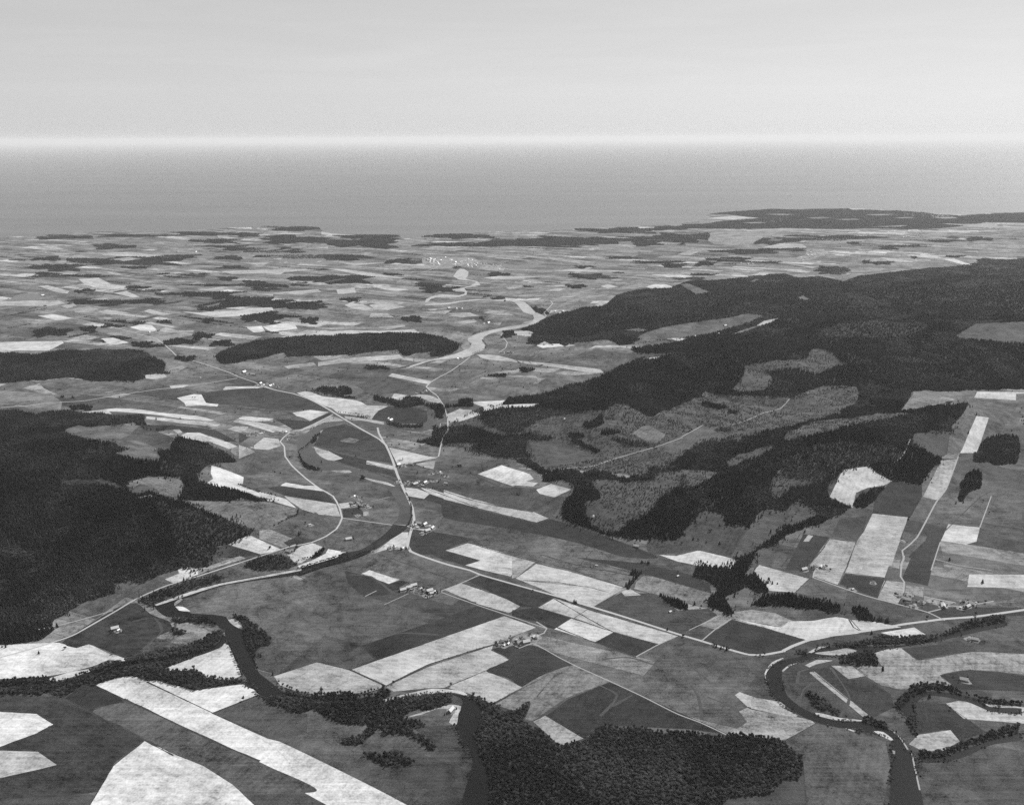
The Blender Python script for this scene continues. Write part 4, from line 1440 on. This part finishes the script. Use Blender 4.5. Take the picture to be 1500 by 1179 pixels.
# a few trees and bushes strewn over the open plain
P, S = sample_faces(np.nonzero(owner == -1)[0], 60., (420, .28, .8)); k = (P[:, 1] > 4000)
put('F', P[k], np.ones(k.sum()) * 1.1, 1.2, .6)
for line in FARMS.strip().splitlines():
    place, sh, items = line.split('|')
    for q in items.split():
        a_, b_, kd = q.split(',')
        (p,) = topx(sh, [(float(a_), float(b_))])
        x_, y_, z_ = at(p[0], p[1])
        n_ = random.choice([1, 2, 2, 3])
        t_ = rng.uniform(0, 6.28, n_); r_ = rng.uniform(13, 28, n_)
        Q = np.column_stack([x_[0] + r_ * np.cos(t_), y_[0] + r_ * np.sin(t_), np.zeros(n_)])
        Q[:, 2] = hfun(Q[:, 0], Q[:, 1])
        put(random.choice('RRF'), Q, np.ones(n_), .75, .75)
bank = []
for s_ in SHAPES:
    if s_['cls'] in ('water', 'silty'):
        r_ = np.array(s_['rings'][0] + [s_['rings'][0][0]])
        if r_[:, 1].mean() < 560:
            continue
        x_, y_ = flat(r_[:, 0], r_[:, 1])
        L_ = np.concatenate([[0], np.cumsum(np.hypot(np.diff(x_), np.diff(y_)))])
        q_ = np.arange(0, L_[-1], 4.5)
        bx_ = np.interp(q_, L_, x_) + rng.normal(0, 3.2, len(q_)); by_ = np.interp(q_, L_, y_) + rng.normal(0, 3.2, len(q_))
        k = lattice(bx_, by_, 55, 91) + lattice(bx_, by_, 19, 92) * .6 > .12
        bank.append(np.column_stack([bx_[k], by_[k], np.zeros(k.sum())]))
Q = np.concatenate(bank); k = rng.random(len(Q)) < .45
put('R', Q[k], np.ones(k.sum()), .5, .5); put('S', Q[~k], np.ones((~k).sum()), .7, .5)
edge = []
for s_ in SHAPES:
    if s_['cls'] in 'FMS' and len(s_['rings'][0]) > 34:
        r_ = np.array(s_['rings'][0] + [s_['rings'][0][0]])
        r_ = r_[(r_[:, 1] > 480) & (r_[:, 0] > -50) & (r_[:, 0] < 1550)]
        if len(r_) < 6:
            continue
        x_, y_, z_ = at(r_[:, 0], r_[:, 1])
        g_ = np.hypot(np.diff(x_), np.diff(y_)); L_ = np.concatenate([[0], np.cumsum(g_)])
        q_ = np.arange(0, L_[-1], 4.0)
        seg = np.clip(np.searchsorted(L_, q_) - 1, 0, len(g_) - 1)
        q_ = q_[g_[seg] < 80]
        bx_ = np.interp(q_, L_, x_) + rng.normal(0, 11, len(q_)); by_ = np.interp(q_, L_, y_) + rng.normal(0, 11, len(q_))
        k = lattice(bx_, by_, 60, 93) + lattice(bx_, by_, 22, 94) * .7 > -.1
        edge.append(np.column_stack([bx_[k], by_[k], hfun(bx_[k], by_[k])]))
Q = np.concatenate(edge); k = rng.random(len(Q)) < .6
put('F', Q[k], np.ones(k.sum()), .9, .75); put('R', Q[~k], np.ones((~k).sum()), .6, .6)
# sedge bushes along ditches
P, S = sample_faces(faces_of('ditch'), 8.5); put('S', P, S * .75, .5, .35)

# trees that stand alone and in rows
SINGLE = []
for line in LONE.strip().splitlines():
    t = line.split()
    for q in topx(t[0], [tuple(map(float, p.split(','))) for p in t[1:]]):
        SINGLE.append((q[0], q[1] + 1.5, 'lone', t[0]))
for sh, (spc,), pts in parse(ROWS):
    c = crom(pts, False, 3)
    x, y, z = at([p[0] for p in c], [p[1] for p in c])
    L = np.concatenate([[0], np.cumsum(np.hypot(np.diff(x), np.diff(y)))])
    n = int(L[-1] / float(spc))
    q = np.interp(np.linspace(0, L[-1], n), L, np.arange(len(L)))
    for j in range(n):
        if random.random() < .14:
            continue
        i0 = int(min(q[j], len(c) - 2)); fr = q[j] - i0
        SINGLE.append((c[i0][0] + (c[i0 + 1][0] - c[i0][0]) * fr + random.uniform(-.5, .5), c[i0][1] + (c[i0 + 1][1] - c[i0][1]) * fr + random.uniform(-.5, .5), 'row', sh))
sx_, sy_, sz_ = at([s[0] for s in SINGLE], [s[1] for s in SINGLE])

R_all = np.concatenate(POINTS['R'])
d = np.linalg.norm(R_all[:, :3] - CAM, axis=1)
ppx, ppy = proj(R_all[:, 0], R_all[:, 1], R_all[:, 2])
inframe = (ppx > 4) & (ppx < 1496) & (ppy < 1172)
near = np.argsort(np.where(inframe, d, 1e9))[:150]
mask = np.ones(len(R_all), bool); mask[near] = False
singles = []          # x, y, z, w, h, kind, role
for i in near:
    singles.append((*R_all[i], 'R', 'wood'))
R_all = R_all[mask]
POINTS['R'] = [R_all]
lone_i = [i for i, s in enumerate(SINGLE) if s[2] == 'lone']
row_i = [i for i, s in enumerate(SINGLE) if s[2] == 'row']
dist_row = {i: math.hypot(sx_[i], sy_[i]) for i in row_i}
row_i.sort(key=lambda i: dist_row[i])
n_row = max(0, 296 - len(near) - len(lone_i))
extraF = []
for i in lone_i + row_i:
    kd = 'F' if (SINGLE[i][2] == 'lone' and random.random() < .45) else 'R'
    sc = random.uniform(.75, 1.15) * (1.1 if SINGLE[i][2] == 'lone' else .9)
    rec = (sx_[i], sy_[i], sz_[i], sc * (1.35 if kd == 'F' else .92), sc * .85, kd, SINGLE[i][2])
    if SINGLE[i][2] == 'lone' or n_row > 0:
        if SINGLE[i][2] == 'row':
            n_row -= 1
        singles.append(rec)
    else:
        extraF.append(rec)
for kd in 'FR':
    q = [r[:5] for r in extraF if r[5] == kd]
    if q:
        POINTS[kd].append(np.array(q))

WHERE = ['far left', 'left', 'middle left', 'centre left', 'centre', 'centre right', 'middle right', 'right', 'far right']


def place_words(px, py):
    a = ['left edge', 'left quarter', 'left of centre', 'centre', 'right of centre', 'right quarter', 'right edge'][min(6, max(0, int(px / 1500 * 7)))]
    b = 'on the far plain' if py < 480 else 'in the middle distance' if py < 640 else 'in the valley' if py < 860 else 'among the near fields' if py < 1040 else 'by the near river woods'
    return a, b


groups_l = {}
for n_, (x, y, z, w, h, kd, role) in enumerate(singles):
    px, py = (float(q[0]) for q in proj(np.array([x]), np.array([y]), np.array([z])))
    root = bpy.data.objects.new('broadleaf_tree' if kd == 'R' else 'conifer_tree', None)
    root.location = (x, y, z - .2)
    root.rotation_euler = (0, 0, random.random() * 6.28)
    root.scale = (w, w, h)
    root.empty_display_size = 1
    COL.objects.link(root)
    kk = random.randrange(5)
    for nm, me in (('crown', CROWN[kd][kk]), ('trunk', TRUNK[kd])):
        c = bpy.data.objects.new(nm, me); c.parent = root; COL.objects.link(c)
    root['category'] = 'tree'
    a, bb = place_words(px, py)
    word = 'round-crowned' if kd == 'R' else 'pointed dark'
    if role == 'wood':
        root['label'] = 'round leafy tree in the dense wood along the bottom of the picture'
        root['group'] = 'trees of the wood along the bottom edge'
    elif role == 'row':
        root['label'] = 'small dark tree in a line of trees along a field or river bank'
        root['group'] = 'trees in lines along the banks'
    else:
        groups_l.setdefault((a, bb, word), []).append((px, root))
ORD = ['first', 'second', 'third', 'fourth', 'fifth', 'sixth', 'seventh', 'eighth', 'ninth', 'tenth', 'eleventh', 'twelfth', 'thirteenth', 'fourteenth', 'fifteenth', 'sixteenth', 'seventeenth', 'eighteenth', 'nineteenth', 'twentieth']
for (a, bb, word), l in groups_l.items():
    l.sort(key=lambda q: q[0])
    for i, (_, root) in enumerate(l):
        t = f'{word} tree standing alone {bb}, {a} of the picture'
        if len(l) > 1:
            t = f'{ORD[min(i, 19)]} from left of lone {word} trees {bb}, {a}'
        root['label'] = t
        root['group'] = 'trees standing alone in the fields'


def forest_object(name, pts, protos, label):
    """every further tree of one kind as one mass: its points carry real trees"""
    n = len(pts)
    me = bpy.data.meshes.new(name)
    me.vertices.add(n)
    me.vertices.foreach_set('co', pts[:, :3].astype(np.float32).ravel())
    at1 = me.attributes.new('tree_scale', 'FLOAT_VECTOR', 'POINT')
    at1.data.foreach_set('vector', np.column_stack([pts[:, 3], pts[:, 3], pts[:, 4]]).astype(np.float32).ravel())
    o = bpy.data.objects.new(name, me); COL.objects.link(o)
    o['kind'] = 'stuff'; o['label'] = label; o['category'] = 'forest'
    ng = bpy.data.node_groups.new(name, 'GeometryNodeTree')
    ng.interface.new_socket('Geometry', in_out='INPUT', socket_type='NodeSocketGeometry')
    ng.interface.new_socket('Geometry', in_out='OUTPUT', socket_type='NodeSocketGeometry')
    gi = ng.nodes.new('NodeGroupInput'); go = ng.nodes.new('NodeGroupOutput')
    ip = ng.nodes.new('GeometryNodeInstanceOnPoints')
    g2i = ng.nodes.new('GeometryNodeGeometryToInstance')
    for q, pm in enumerate(protos):
        po = bpy.data.objects.new(name + '_source', pm)      # not linked to the scene
        oi = ng.nodes.new('GeometryNodeObjectInfo'); oi.inputs['Object'].default_value = po; oi.inputs['As Instance'].default_value = True
        ng.links.new(oi.outputs['Geometry'], g2i.inputs[0])
    ng.links.new(gi.outputs[0], ip.inputs['Points'])
    ng.links.new(g2i.outputs[0], ip.inputs['Instance'])
    ip.inputs['Pick Instance'].default_value = True
    ri = ng.nodes.new('FunctionNodeRandomValue'); ri.data_type = 'INT'
    ri.inputs['Min'].default_value = 0; ri.inputs['Max'].default_value = len(protos) - 1
    isock = [s for s in ri.outputs if s.type == 'INT'][0]
    for s in ri.inputs:
        if s.type == 'INT' and s.name == 'Max':
            s.default_value = len(protos) - 1
        if s.type == 'INT' and s.name == 'Min':
            s.default_value = 0
    ng.links.new(isock, ip.inputs['Instance Index'])
    rv = ng.nodes.new('FunctionNodeRandomValue'); rv.data_type = 'FLOAT'
    for s in rv.inputs:
        if s.type == 'VALUE' and s.name == 'Max':
            s.default_value = 6.283
    cx = ng.nodes.new('ShaderNodeCombineXYZ')
    ng.links.new([s for s in rv.outputs if s.type == 'VALUE'][0], cx.inputs[2])
    er = ng.nodes.new('FunctionNodeEulerToRotation'); ng.links.new(cx.outputs[0], er.inputs[0])
    ng.links.new(er.outputs[0], ip.inputs['Rotation'])
    na = ng.nodes.new('GeometryNodeInputNamedAttribute'); na.data_type = 'FLOAT_VECTOR'; na.inputs['Name'].default_value = 'tree_scale'
    ng.links.new([s for s in na.outputs if s.type == 'VECTOR'][0], ip.inputs['Scale'])
    ng.links.new(ip.outputs[0], go.inputs[0])
    md = o.modifiers.new('trees', 'NODES'); md.node_group = ng
    return o


counts = {}
for key, nm, lb in (('F', 'conifer_forest', 'dark conifer forest covering the hills and the patches on the plain'),
                    ('R', 'broadleaf_woodland', 'leafy woodland along the river banks and in mixed stands'),
                    ('S', 'young_scrub', 'young scrub growing back over the hillsides')):
    pts = np.concatenate(POINTS[key])
    pts[:, 2] -= .3
    counts[key] = len(pts)
    forest_object(nm, pts, PROTO[key], lb)
print('TREES', counts, 'singles', len(singles), 'tris', len(FT), 'shapes', len(SHAPES))

# ------------------------------------------------------------------ buildings
def gable(w, l, hw, hr, over=.4):
    """walls (with gables) and a pitched roof of real thickness"""
    a, b = w / 2, l / 2
    wv = [(-a, -b, 0), (a, -b, 0), (a, b, 0), (-a, b, 0), (-a, -b, hw), (a, -b, hw), (a, b, hw), (-a, b, hw), (0, -b, hw + hr), (0, b, hw + hr)]
    wf = [(0, 1, 5, 8, 4), (2, 3, 7, 9, 6), (1, 2, 6, 5), (3, 0, 4, 7)]
    o = a + over; p = b + over; d = hr * over / a; t = .25
    rv = [(-o, -p, hw - d), (0, -p, hw + hr), (o, -p, hw - d), (-o, p, hw - d), (0, p, hw + hr), (o, p, hw - d)]
    rv = [(x, y, z + .03) for x, y, z in rv] + [(x, y, z + t) for x, y, z in rv]
    rf = [(0, 1, 4, 3), (1, 2, 5, 4), (6, 9, 10, 7), (7, 10, 11, 8), (0, 3, 9, 6), (2, 8, 11, 5), (0, 6, 7, 1), (1, 7, 8, 2), (3, 4, 10, 9), (4, 5, 11, 10)]
    return (wv, wf), (rv, rf)


def box(x0, x1, y0, y1, z0, z1):
    v = [(x0, y0, z0), (x1, y0, z0), (x1, y1, z0), (x0, y1, z0), (x0, y0, z1), (x1, y0, z1), (x1, y1, z1), (x0, y1, z1)]
    return v, [(0, 3, 2, 1), (4, 5, 6, 7), (0, 1, 5, 4), (1, 2, 6, 5), (2, 3, 7, 6), (3, 0, 4, 7)]


def flatmat(key, v, amt=.3, sc=.6, rough=.6, spec=.4):
    return simple(key, v, amt, sc, rough, spec)[0]


M_white = flatmat('whitewashed_boards', .75); M_grey = flatmat('weathered_boards', .17); M_roofl = flatmat('pale_shingles', .6, .3, .6, .38, .5)
M_roofm = flatmat('worn_shingles', .3, .3, .6, .4, .5); M_dark = flatmat('dark_opening', .02); M_brick = flatmat('chimney_brick', .14)
BM = {}


def building_meshes(kind):
    if kind in BM:
        return BM[kind]
    w, l, hw, hr, wm, rm = {'h': (7.5, 9.5, 5.2, 3.2, M_white, M_roofm), 'b': (10.5, 20, 4.8, 5.0, M_grey, M_roofl), 's': (5.5, 8, 3.0, 2.0, M_grey, M_roofl),
                            't': (9, 12, 6, 3.6, M_white, M_roofl)}[kind]
    W, R = gable(w, l, hw, hr)
    parts = [('wall', mesh(kind + '_wall', W, wm), []), ('roof', mesh(kind + '_roof', R, rm), [])]
    a, b = w / 2, l / 2
    if kind in 'ht':
        parts[1][2].append(('chimney', mesh('chimney', box(-.45, .45, b * .45, b * .45 + .9, hw + hr * .6, hw + hr + 1.3), M_brick)))
        for sx in (-1, 1):
            for yy_ in (-.55, .05, .6):
                for zz in (1.0, 3.4):
                    x0 = sx * a
                    parts.append(('window', mesh('window', box(min(x0 - .05, x0 + .05), max(x0 - .05, x0 + .05), b * yy_ - .5, b * yy_ + .5, zz, zz + 1.4), M_dark), []))
        parts.append(('door', mesh('door', box(-.6, .6, -b - .06, -b + .05, 0, 2.2), M_dark), []))
        # a lean-to porch gives the house its outline
        pv, pf = box(-a * .7, a * .7, -b - 2.2, -b - .06, 2.6, 2.8)
        parts.append(('porch', mesh('porch', (pv, pf), rm), []))
    else:
        parts.append(('door', mesh('door', box(-1.8, 1.8, -b - .06, -b + .05, 0, 3.4 if kind == 'b' else 2.2), M_dark), []))
    BM[kind] = parts
    return parts


NAMES = {'h': ('farmhouse', 'house'), 'b': ('barn', 'barn'), 's': ('farm_shed', 'shed'), 't': ('town_house', 'house')}


def building(kind, px, py, rot, group, sc=1.0, parts=True):
    x, y, z = at(px, py)
    nm, cat = NAMES[kind]
    root = bpy.data.objects.new(nm, None)
    root.location = (x[0], y[0], z[0] - .15); root.rotation_euler = (0, 0, rot); root.scale = (sc, sc, sc)
    COL.objects.link(root)
    for pn, me, sub in building_meshes(kind):
        if not parts and pn in ('window', 'door', 'porch'):
            continue
        o = bpy.data.objects.new(pn, me); o.parent = root; COL.objects.link(o)
        if parts:
            for sn, sm in sub:
                q = bpy.data.objects.new(sn, sm); q.parent = o; COL.objects.link(q)
    root['category'] = cat; root['group'] = group
    return root


WORD = {'h': 'white farmhouse', 'b': 'grey pale-roofed barn', 's': 'small grey shed'}
for line in FARMS.strip().splitlines():
    place, sh, items = line.split('|')
    its = []
    for q in items.split():
        a, b_, kd = q.split(',')
        (p,) = topx(sh, [(float(a), float(b_))])
        its.append((p[0], p[1], kd))
    for kd in 'hbs':
        g = sorted([q for q in its if q[2] == kd])
        base = math.radians(-27 + 90 * 0)
        for i, (px, py, _) in enumerate(g):
            rot = math.radians(random.choice([-27, 63, 63, -60]) + random.uniform(-8, 8))
            if kd == 'b' and py > 820 and px < 640:
                rot = math.radians(-62)
            far = py < 560
            r = building(kd, px, py, rot, 'farm buildings ' + place, random.uniform(.95, 1.25) * (1.25 if far else 1.0), not far)
            w = WORD[kd]
            if len(g) == 1:
                r['label'] = f'{w} {place}'
            elif len(g) == 2:
                r['label'] = f'{["left", "right"][i]} one of two: {w} {place}'
            else:
                r['label'] = f'{w}, {ORD[i]} from the left {place}'

# the market town, the ridge-top village and the shore road
def strew(n, ring, sheet, label, group, sc):
    ring = topx(sheet, ring)
    xs_ = [p[0] for p in ring]; ys_ = [p[1] for p in ring]
    k = 0
    while k < n:
        px, py = random.uniform(min(xs_), max(xs_)), random.uniform(min(ys_), max(ys_))
        if len(pip(np.array([px]), np.array([py]), ring)):
            r = building('t' if random.random() < .8 else 'b', px, py, math.radians(random.choice([10, 100, -27, 63]) + random.uniform(-6, 6)), group, random.uniform(.8, 1.3) * sc, False)
            r['label'] = label; r['category'] = 'house'
            k += 1


strew(88, [(130, 130), (300, 120), (640, 125), (720, 190), (700, 225), (540, 215), (420, 200), (260, 205), (150, 180)], 'U', 'tiny pale house in the town above the winding river', 'houses of the town beyond the river', 1.5)
strew(18, [(700, 170), (960, 210), (940, 245), (780, 235), (690, 210)], 'U', 'tiny pale house at the eastern end of the distant town', 'houses at the eastern end of the town', 1.3)
strew(26, [(860, 370), (940, 350), (960, 325), (1040, 310), (1080, 330), (1000, 360), (900, 385)], 'M', 'tiny pale house in the village on the rise beyond the dark hills', 'houses of the village on the rise', 1.3)
strew(16, [(690, 255), (760, 215), (840, 195), (840, 215), (780, 245)], 'N', 'tiny pale house along the shore road behind the wooded headland', 'houses along the shore road', 1.5)
strew(8, [(550, 400), (640, 390), (640, 410), (560, 412)], 'M', 'tiny pale house on the slope above the dark forest ridge', 'houses on the slope above the ridge', 1.3)

# church east of the town
x, y, z = at(780.5, 373.5)
root = bpy.data.objects.new('church', None); root.location = (x[0], y[0], z[0]); root.rotation_euler = (0, 0, .3); root.scale = (1.4,) * 3; COL.objects.link(root)
W, R = gable(14, 30, 9, 6)
for nm, vf, mm in (('nave_wall', W, M_white), ('roof', R, M_roofm), ('tower', box(-3, 3, -20.5, -15.05, 0, 18), M_white),
                   ('spire', ([(-3.3, -20.8, 18), (3.3, -20.8, 18), (3.3, -14.8, 18.02), (-3.3, -14.8, 18), (0, -17.8, 36)], [(0, 1, 4), (1, 2, 4), (2, 3, 4), (3, 0, 4)]), M_roofm)):
    o = bpy.data.objects.new(nm, mesh(nm, vf, mm)); o.parent = root; COL.objects.link(o)
root['category'] = 'church'; root['label'] = 'white church with a pointed spire just east of the distant town'

# ------------------------------------------------------------------ bridges
def span(p0, p1, name, label, width, covered):
    (x0, x1), (y0, y1), (z0, z1) = at([p0[0], p1[0]], [p0[1], p1[1]])
    L = math.hypot(x1 - x0, y1 - y0); ang = math.atan2(y1 - y0, x1 - x0)
    root = bpy.data.objects.new(name, None); root.location = ((x0 + x1) / 2, (y0 + y1) / 2, 0); root.rotation_euler = (0, 0, ang); COL.objects.link(root)
    h = L / 2; w = width / 2; dz = 3.2
    P_ = [('deck', box(-h, h, -w, w, dz - .5, dz), M_grey)]
    n = max(2, int(L / 22))
    for i in range(n):
        px_ = -h + L * (i + .5) / n
        P_.append(('pier', box(px_ - 1, px_ + 1, -w * .9, w * .9, -2, dz - .52), M_brick))
    for s in (-1, 1):
        P_.append(('approach', box(s * h if s > 0 else -h - 12, h + 12 if s > 0 else -h - .02, -w * .9, w * .9, -1, dz - .05), MAT['road_gravel']))
    if covered:
        P_.append(('side_wall', box(-h, h, -w - .2, -w + .1, dz + .01, dz + 4.6), M_grey))
        P_.append(('side_wall', box(-h, h, w - .1, w + .2, dz + .01, dz + 4.6), M_grey))
        W, R = gable(2 * w, 2 * h, dz + 4.62, 2.6, .6)
        R = ([(-y_, x_, z_) for x_, y_, z_ in R[0]], R[1])
        P_.append(('roof', R, M_roofl))
    else:
        for s in (-1, 1):
            v, f = [], []
            for zz in (1.1, .6):
                a, b = box(-h, h, s * w - .12, s * w + .12, dz + zz - .1, dz + zz); f += [tuple(i + len(v) for i in q) for q in b]; v += a
            k = -h
            while k <= h:
                a, b = box(k - .12, k + .12, s * w - .1, s * w + .1, dz + .01, dz + 1.25); f += [tuple(i + len(v) for i in q) for q in b]; v += a
                k += 3
            P_.append(('railing', (v, f), M_white))
    for nm, vf, mm in P_:
        o = bpy.data.objects.new(nm, mesh(nm, vf, mm)); o.parent = root; COL.objects.link(o)
    root['category'] = 'bridge'; root['label'] = label


def spx(sheet, a, b):
    return topx(sheet, [(a, b)])[0]


span(spx('Q', 1052, 362), spx('Q', 1148, 372), 'covered_bridge', 'long covered timber bridge with a pale roof over the dark river bend', 7, True)
span(spx('P', 560, 298), spx('P', 600, 322), 'road_bridge', 'highway bridge over the narrow head of the river loop', 12, False)
span(spx('P', 1318, 186), spx('P', 1342, 214), 'road_bridge', 'road bridge over the dark wooded creek beside the pale triangular field', 8, False)
span(spx('S', 600, 25), spx('S', 640, 30), 'culvert_bridge', 'small culvert under the eastern highway beside the pale fields', 10, False) if False else None

# haystacks, poles along the highway
def pole_mesh():
    v, f = box(-.18, .18, -.18, .18, 0, 9)
    a, b = box(-1.3, 1.3, -.12, .12, 8.1, 8.4)
    return v + a, f + [tuple(i + 8 for i in q) for q in b]


pm = mesh('utility_pole', pole_mesh(), M_grey)
pl = []
for sh, pts in (('C', [(700, 425), (880, 470), (1000, 505), (1130, 545), (1260, 582), (1340, 582), (1451, 560)]), ('D', [(170, 560), (330, 497), (640, 450), (950, 402)])):
    c = crom(topx(sh, pts), False, 4)
    x, y, z = at([p[0] for p in c], [p[1] for p in c])
    L = np.concatenate([[0], np.cumsum(np.hypot(np.diff(x), np.diff(y)))])
    for s in np.arange(0, L[-1], 48):
        i = np.interp(s, L, np.arange(len(L))); k = int(i)
        k = min(k, len(c) - 2)
        q = bpy.data.objects.new('utility_pole', pm); q.location = (x[k] + (x[k + 1] - x[k]) * (i - k), y[k] + (y[k + 1] - y[k]) * (i - k) - 7, z[k]); q.rotation_euler = (0, 0, .9); COL.objects.link(q)
        q['category'] = 'utility pole'; q['group'] = 'poles along the highway'; q['label'] = 'thin wooden pole with a crossarm beside the pale highway'

# ------------------------------------------------------------------ air
me = bpy.data.meshes.new('haze')
ztop = 2000.0
v, f = box(-640000, 640000, -160000, 650000, -12, ztop)
me.from_pydata(v, [], f)
hm = bpy.data.materials.new('haze_air'); hm.use_nodes = True
nt = hm.node_tree; nt.nodes.clear()
out = nt.nodes.new('ShaderNodeOutputMaterial'); pv = nt.nodes.new('ShaderNodeVolumePrincipled')
pv.inputs['Color'].default_value = (HAZE_C, HAZE_C, HAZE_C, 1); pv.inputs['Density'].default_value = HAZE_D; pv.inputs['Anisotropy'].default_value = HAZE_G
nt.links.new(pv.outputs[0], out.inputs['Volume'])
me.materials.append(hm)
o = bpy.data.objects.new('haze', me); COL.objects.link(o); o['kind'] = 'stuff'; o['label'] = 'pale sea haze filling the air over the valley'

# ------------------------------------------------------------------ light, sky, camera
SUN_EL, SUN_AZ = math.radians(45), math.radians(42)      # sun ahead of the aeroplane, a little to the right
ld = bpy.data.lights.new('sun', 'SUN'); ld.energy = 5.0; ld.angle = math.radians(.53); ld.color = (1, 1, 1)
lo_ = bpy.data.objects.new('sun', ld); COL.objects.link(lo_)
sd = Vector((math.sin(SUN_AZ) * math.cos(SUN_EL), math.cos(SUN_AZ) * math.cos(SUN_EL), math.sin(SUN_EL)))
lo_.rotation_euler = sd.to_track_quat('Z', 'Y').to_euler()
w = bpy.data.worlds.new('World'); SC.world = w; w.use_nodes = True
nt = w.node_tree; bg = nt.nodes['Background']
sky = nt.nodes.new('ShaderNodeTexSky'); sky.sky_type = 'NISHITA'; sky.sun_disc = False
sky.sun_elevation = SUN_EL; sky.sun_rotation = SUN_AZ; sky.altitude = 1500; sky.air_density = 1.0; sky.dust_density = 2.2; sky.ozone_density = 1
bw = nt.nodes.new('ShaderNodeRGBToBW'); nt.links.new(sky.outputs[0], bw.inputs[0])
# thin high cloud veils
tc = nt.nodes.new('ShaderNodeTexCoord'); mp = nt.nodes.new('ShaderNodeMapping'); nt.links.new(tc.outputs['Generated'], mp.inputs[0])
mp.inputs['Scale'].default_value = (2.2, 2.2, 26); mp.inputs['Rotation'].default_value = (.02, .03, 0)
n = noise(nt, mp.outputs[0], 2.0, 6, .6, .5)
cl = rng_node(nt, n, .45, .75, 0, 1)
sx3 = nt.nodes.new('ShaderNodeSeparateXYZ'); nt.links.new(tc.outputs['Generated'], sx3.inputs[0])
up = rng_node(nt, sx3.outputs[2], .0, .06, 0, 1)
cv = math_node(nt, 'MULTIPLY', math_node(nt, 'MULTIPLY', cl, up), SKY_CLOUD)
tot = math_node(nt, 'ADD', math_node(nt, 'ADD', math_node(nt, 'MULTIPLY', bw.outputs[0], .5), 4.0), cv)
nt.links.new(tot, bg.inputs['Color'])
bg.inputs['Strength'].default_value = SKY_STR

cd = bpy.data.cameras.new('camera'); co_ = bpy.data.objects.new('camera', cd); COL.objects.link(co_)
cd.sensor_width = 36.0; cd.sensor_fit = 'HORIZONTAL'; cd.lens = 36.0 * FPX / 1500.0
cd.clip_start = 1.0; cd.clip_end = 2000000.0
Mx = Matrix(((RT[0], UP[0], -FWD[0], 0), (RT[1], UP[1], -FWD[1], 0), (RT[2], UP[2], -FWD[2], H_CAM), (0, 0, 0, 1)))
co_.matrix_world = Mx
SC.camera = co_
SC.view_settings.view_transform = 'Standard'; SC.view_settings.look = 'None'; SC.view_settings.gamma = 1
SC.view_settings.use_curve_mapping = False
SC.view_settings.exposure = EXPOSURE
cy = SC.cycles
cy.max_bounces = 4; cy.diffuse_bounces = 2; cy.glossy_bounces = 2; cy.transmission_bounces = 2; cy.volume_bounces = 1; cy.transparent_max_bounces = 4
cy.use_denoising = False
cy.use_adaptive_sampling = True; cy.adaptive_threshold = .02
cy.sample_clamp_indirect = 4
SC.render.film_transparent = False
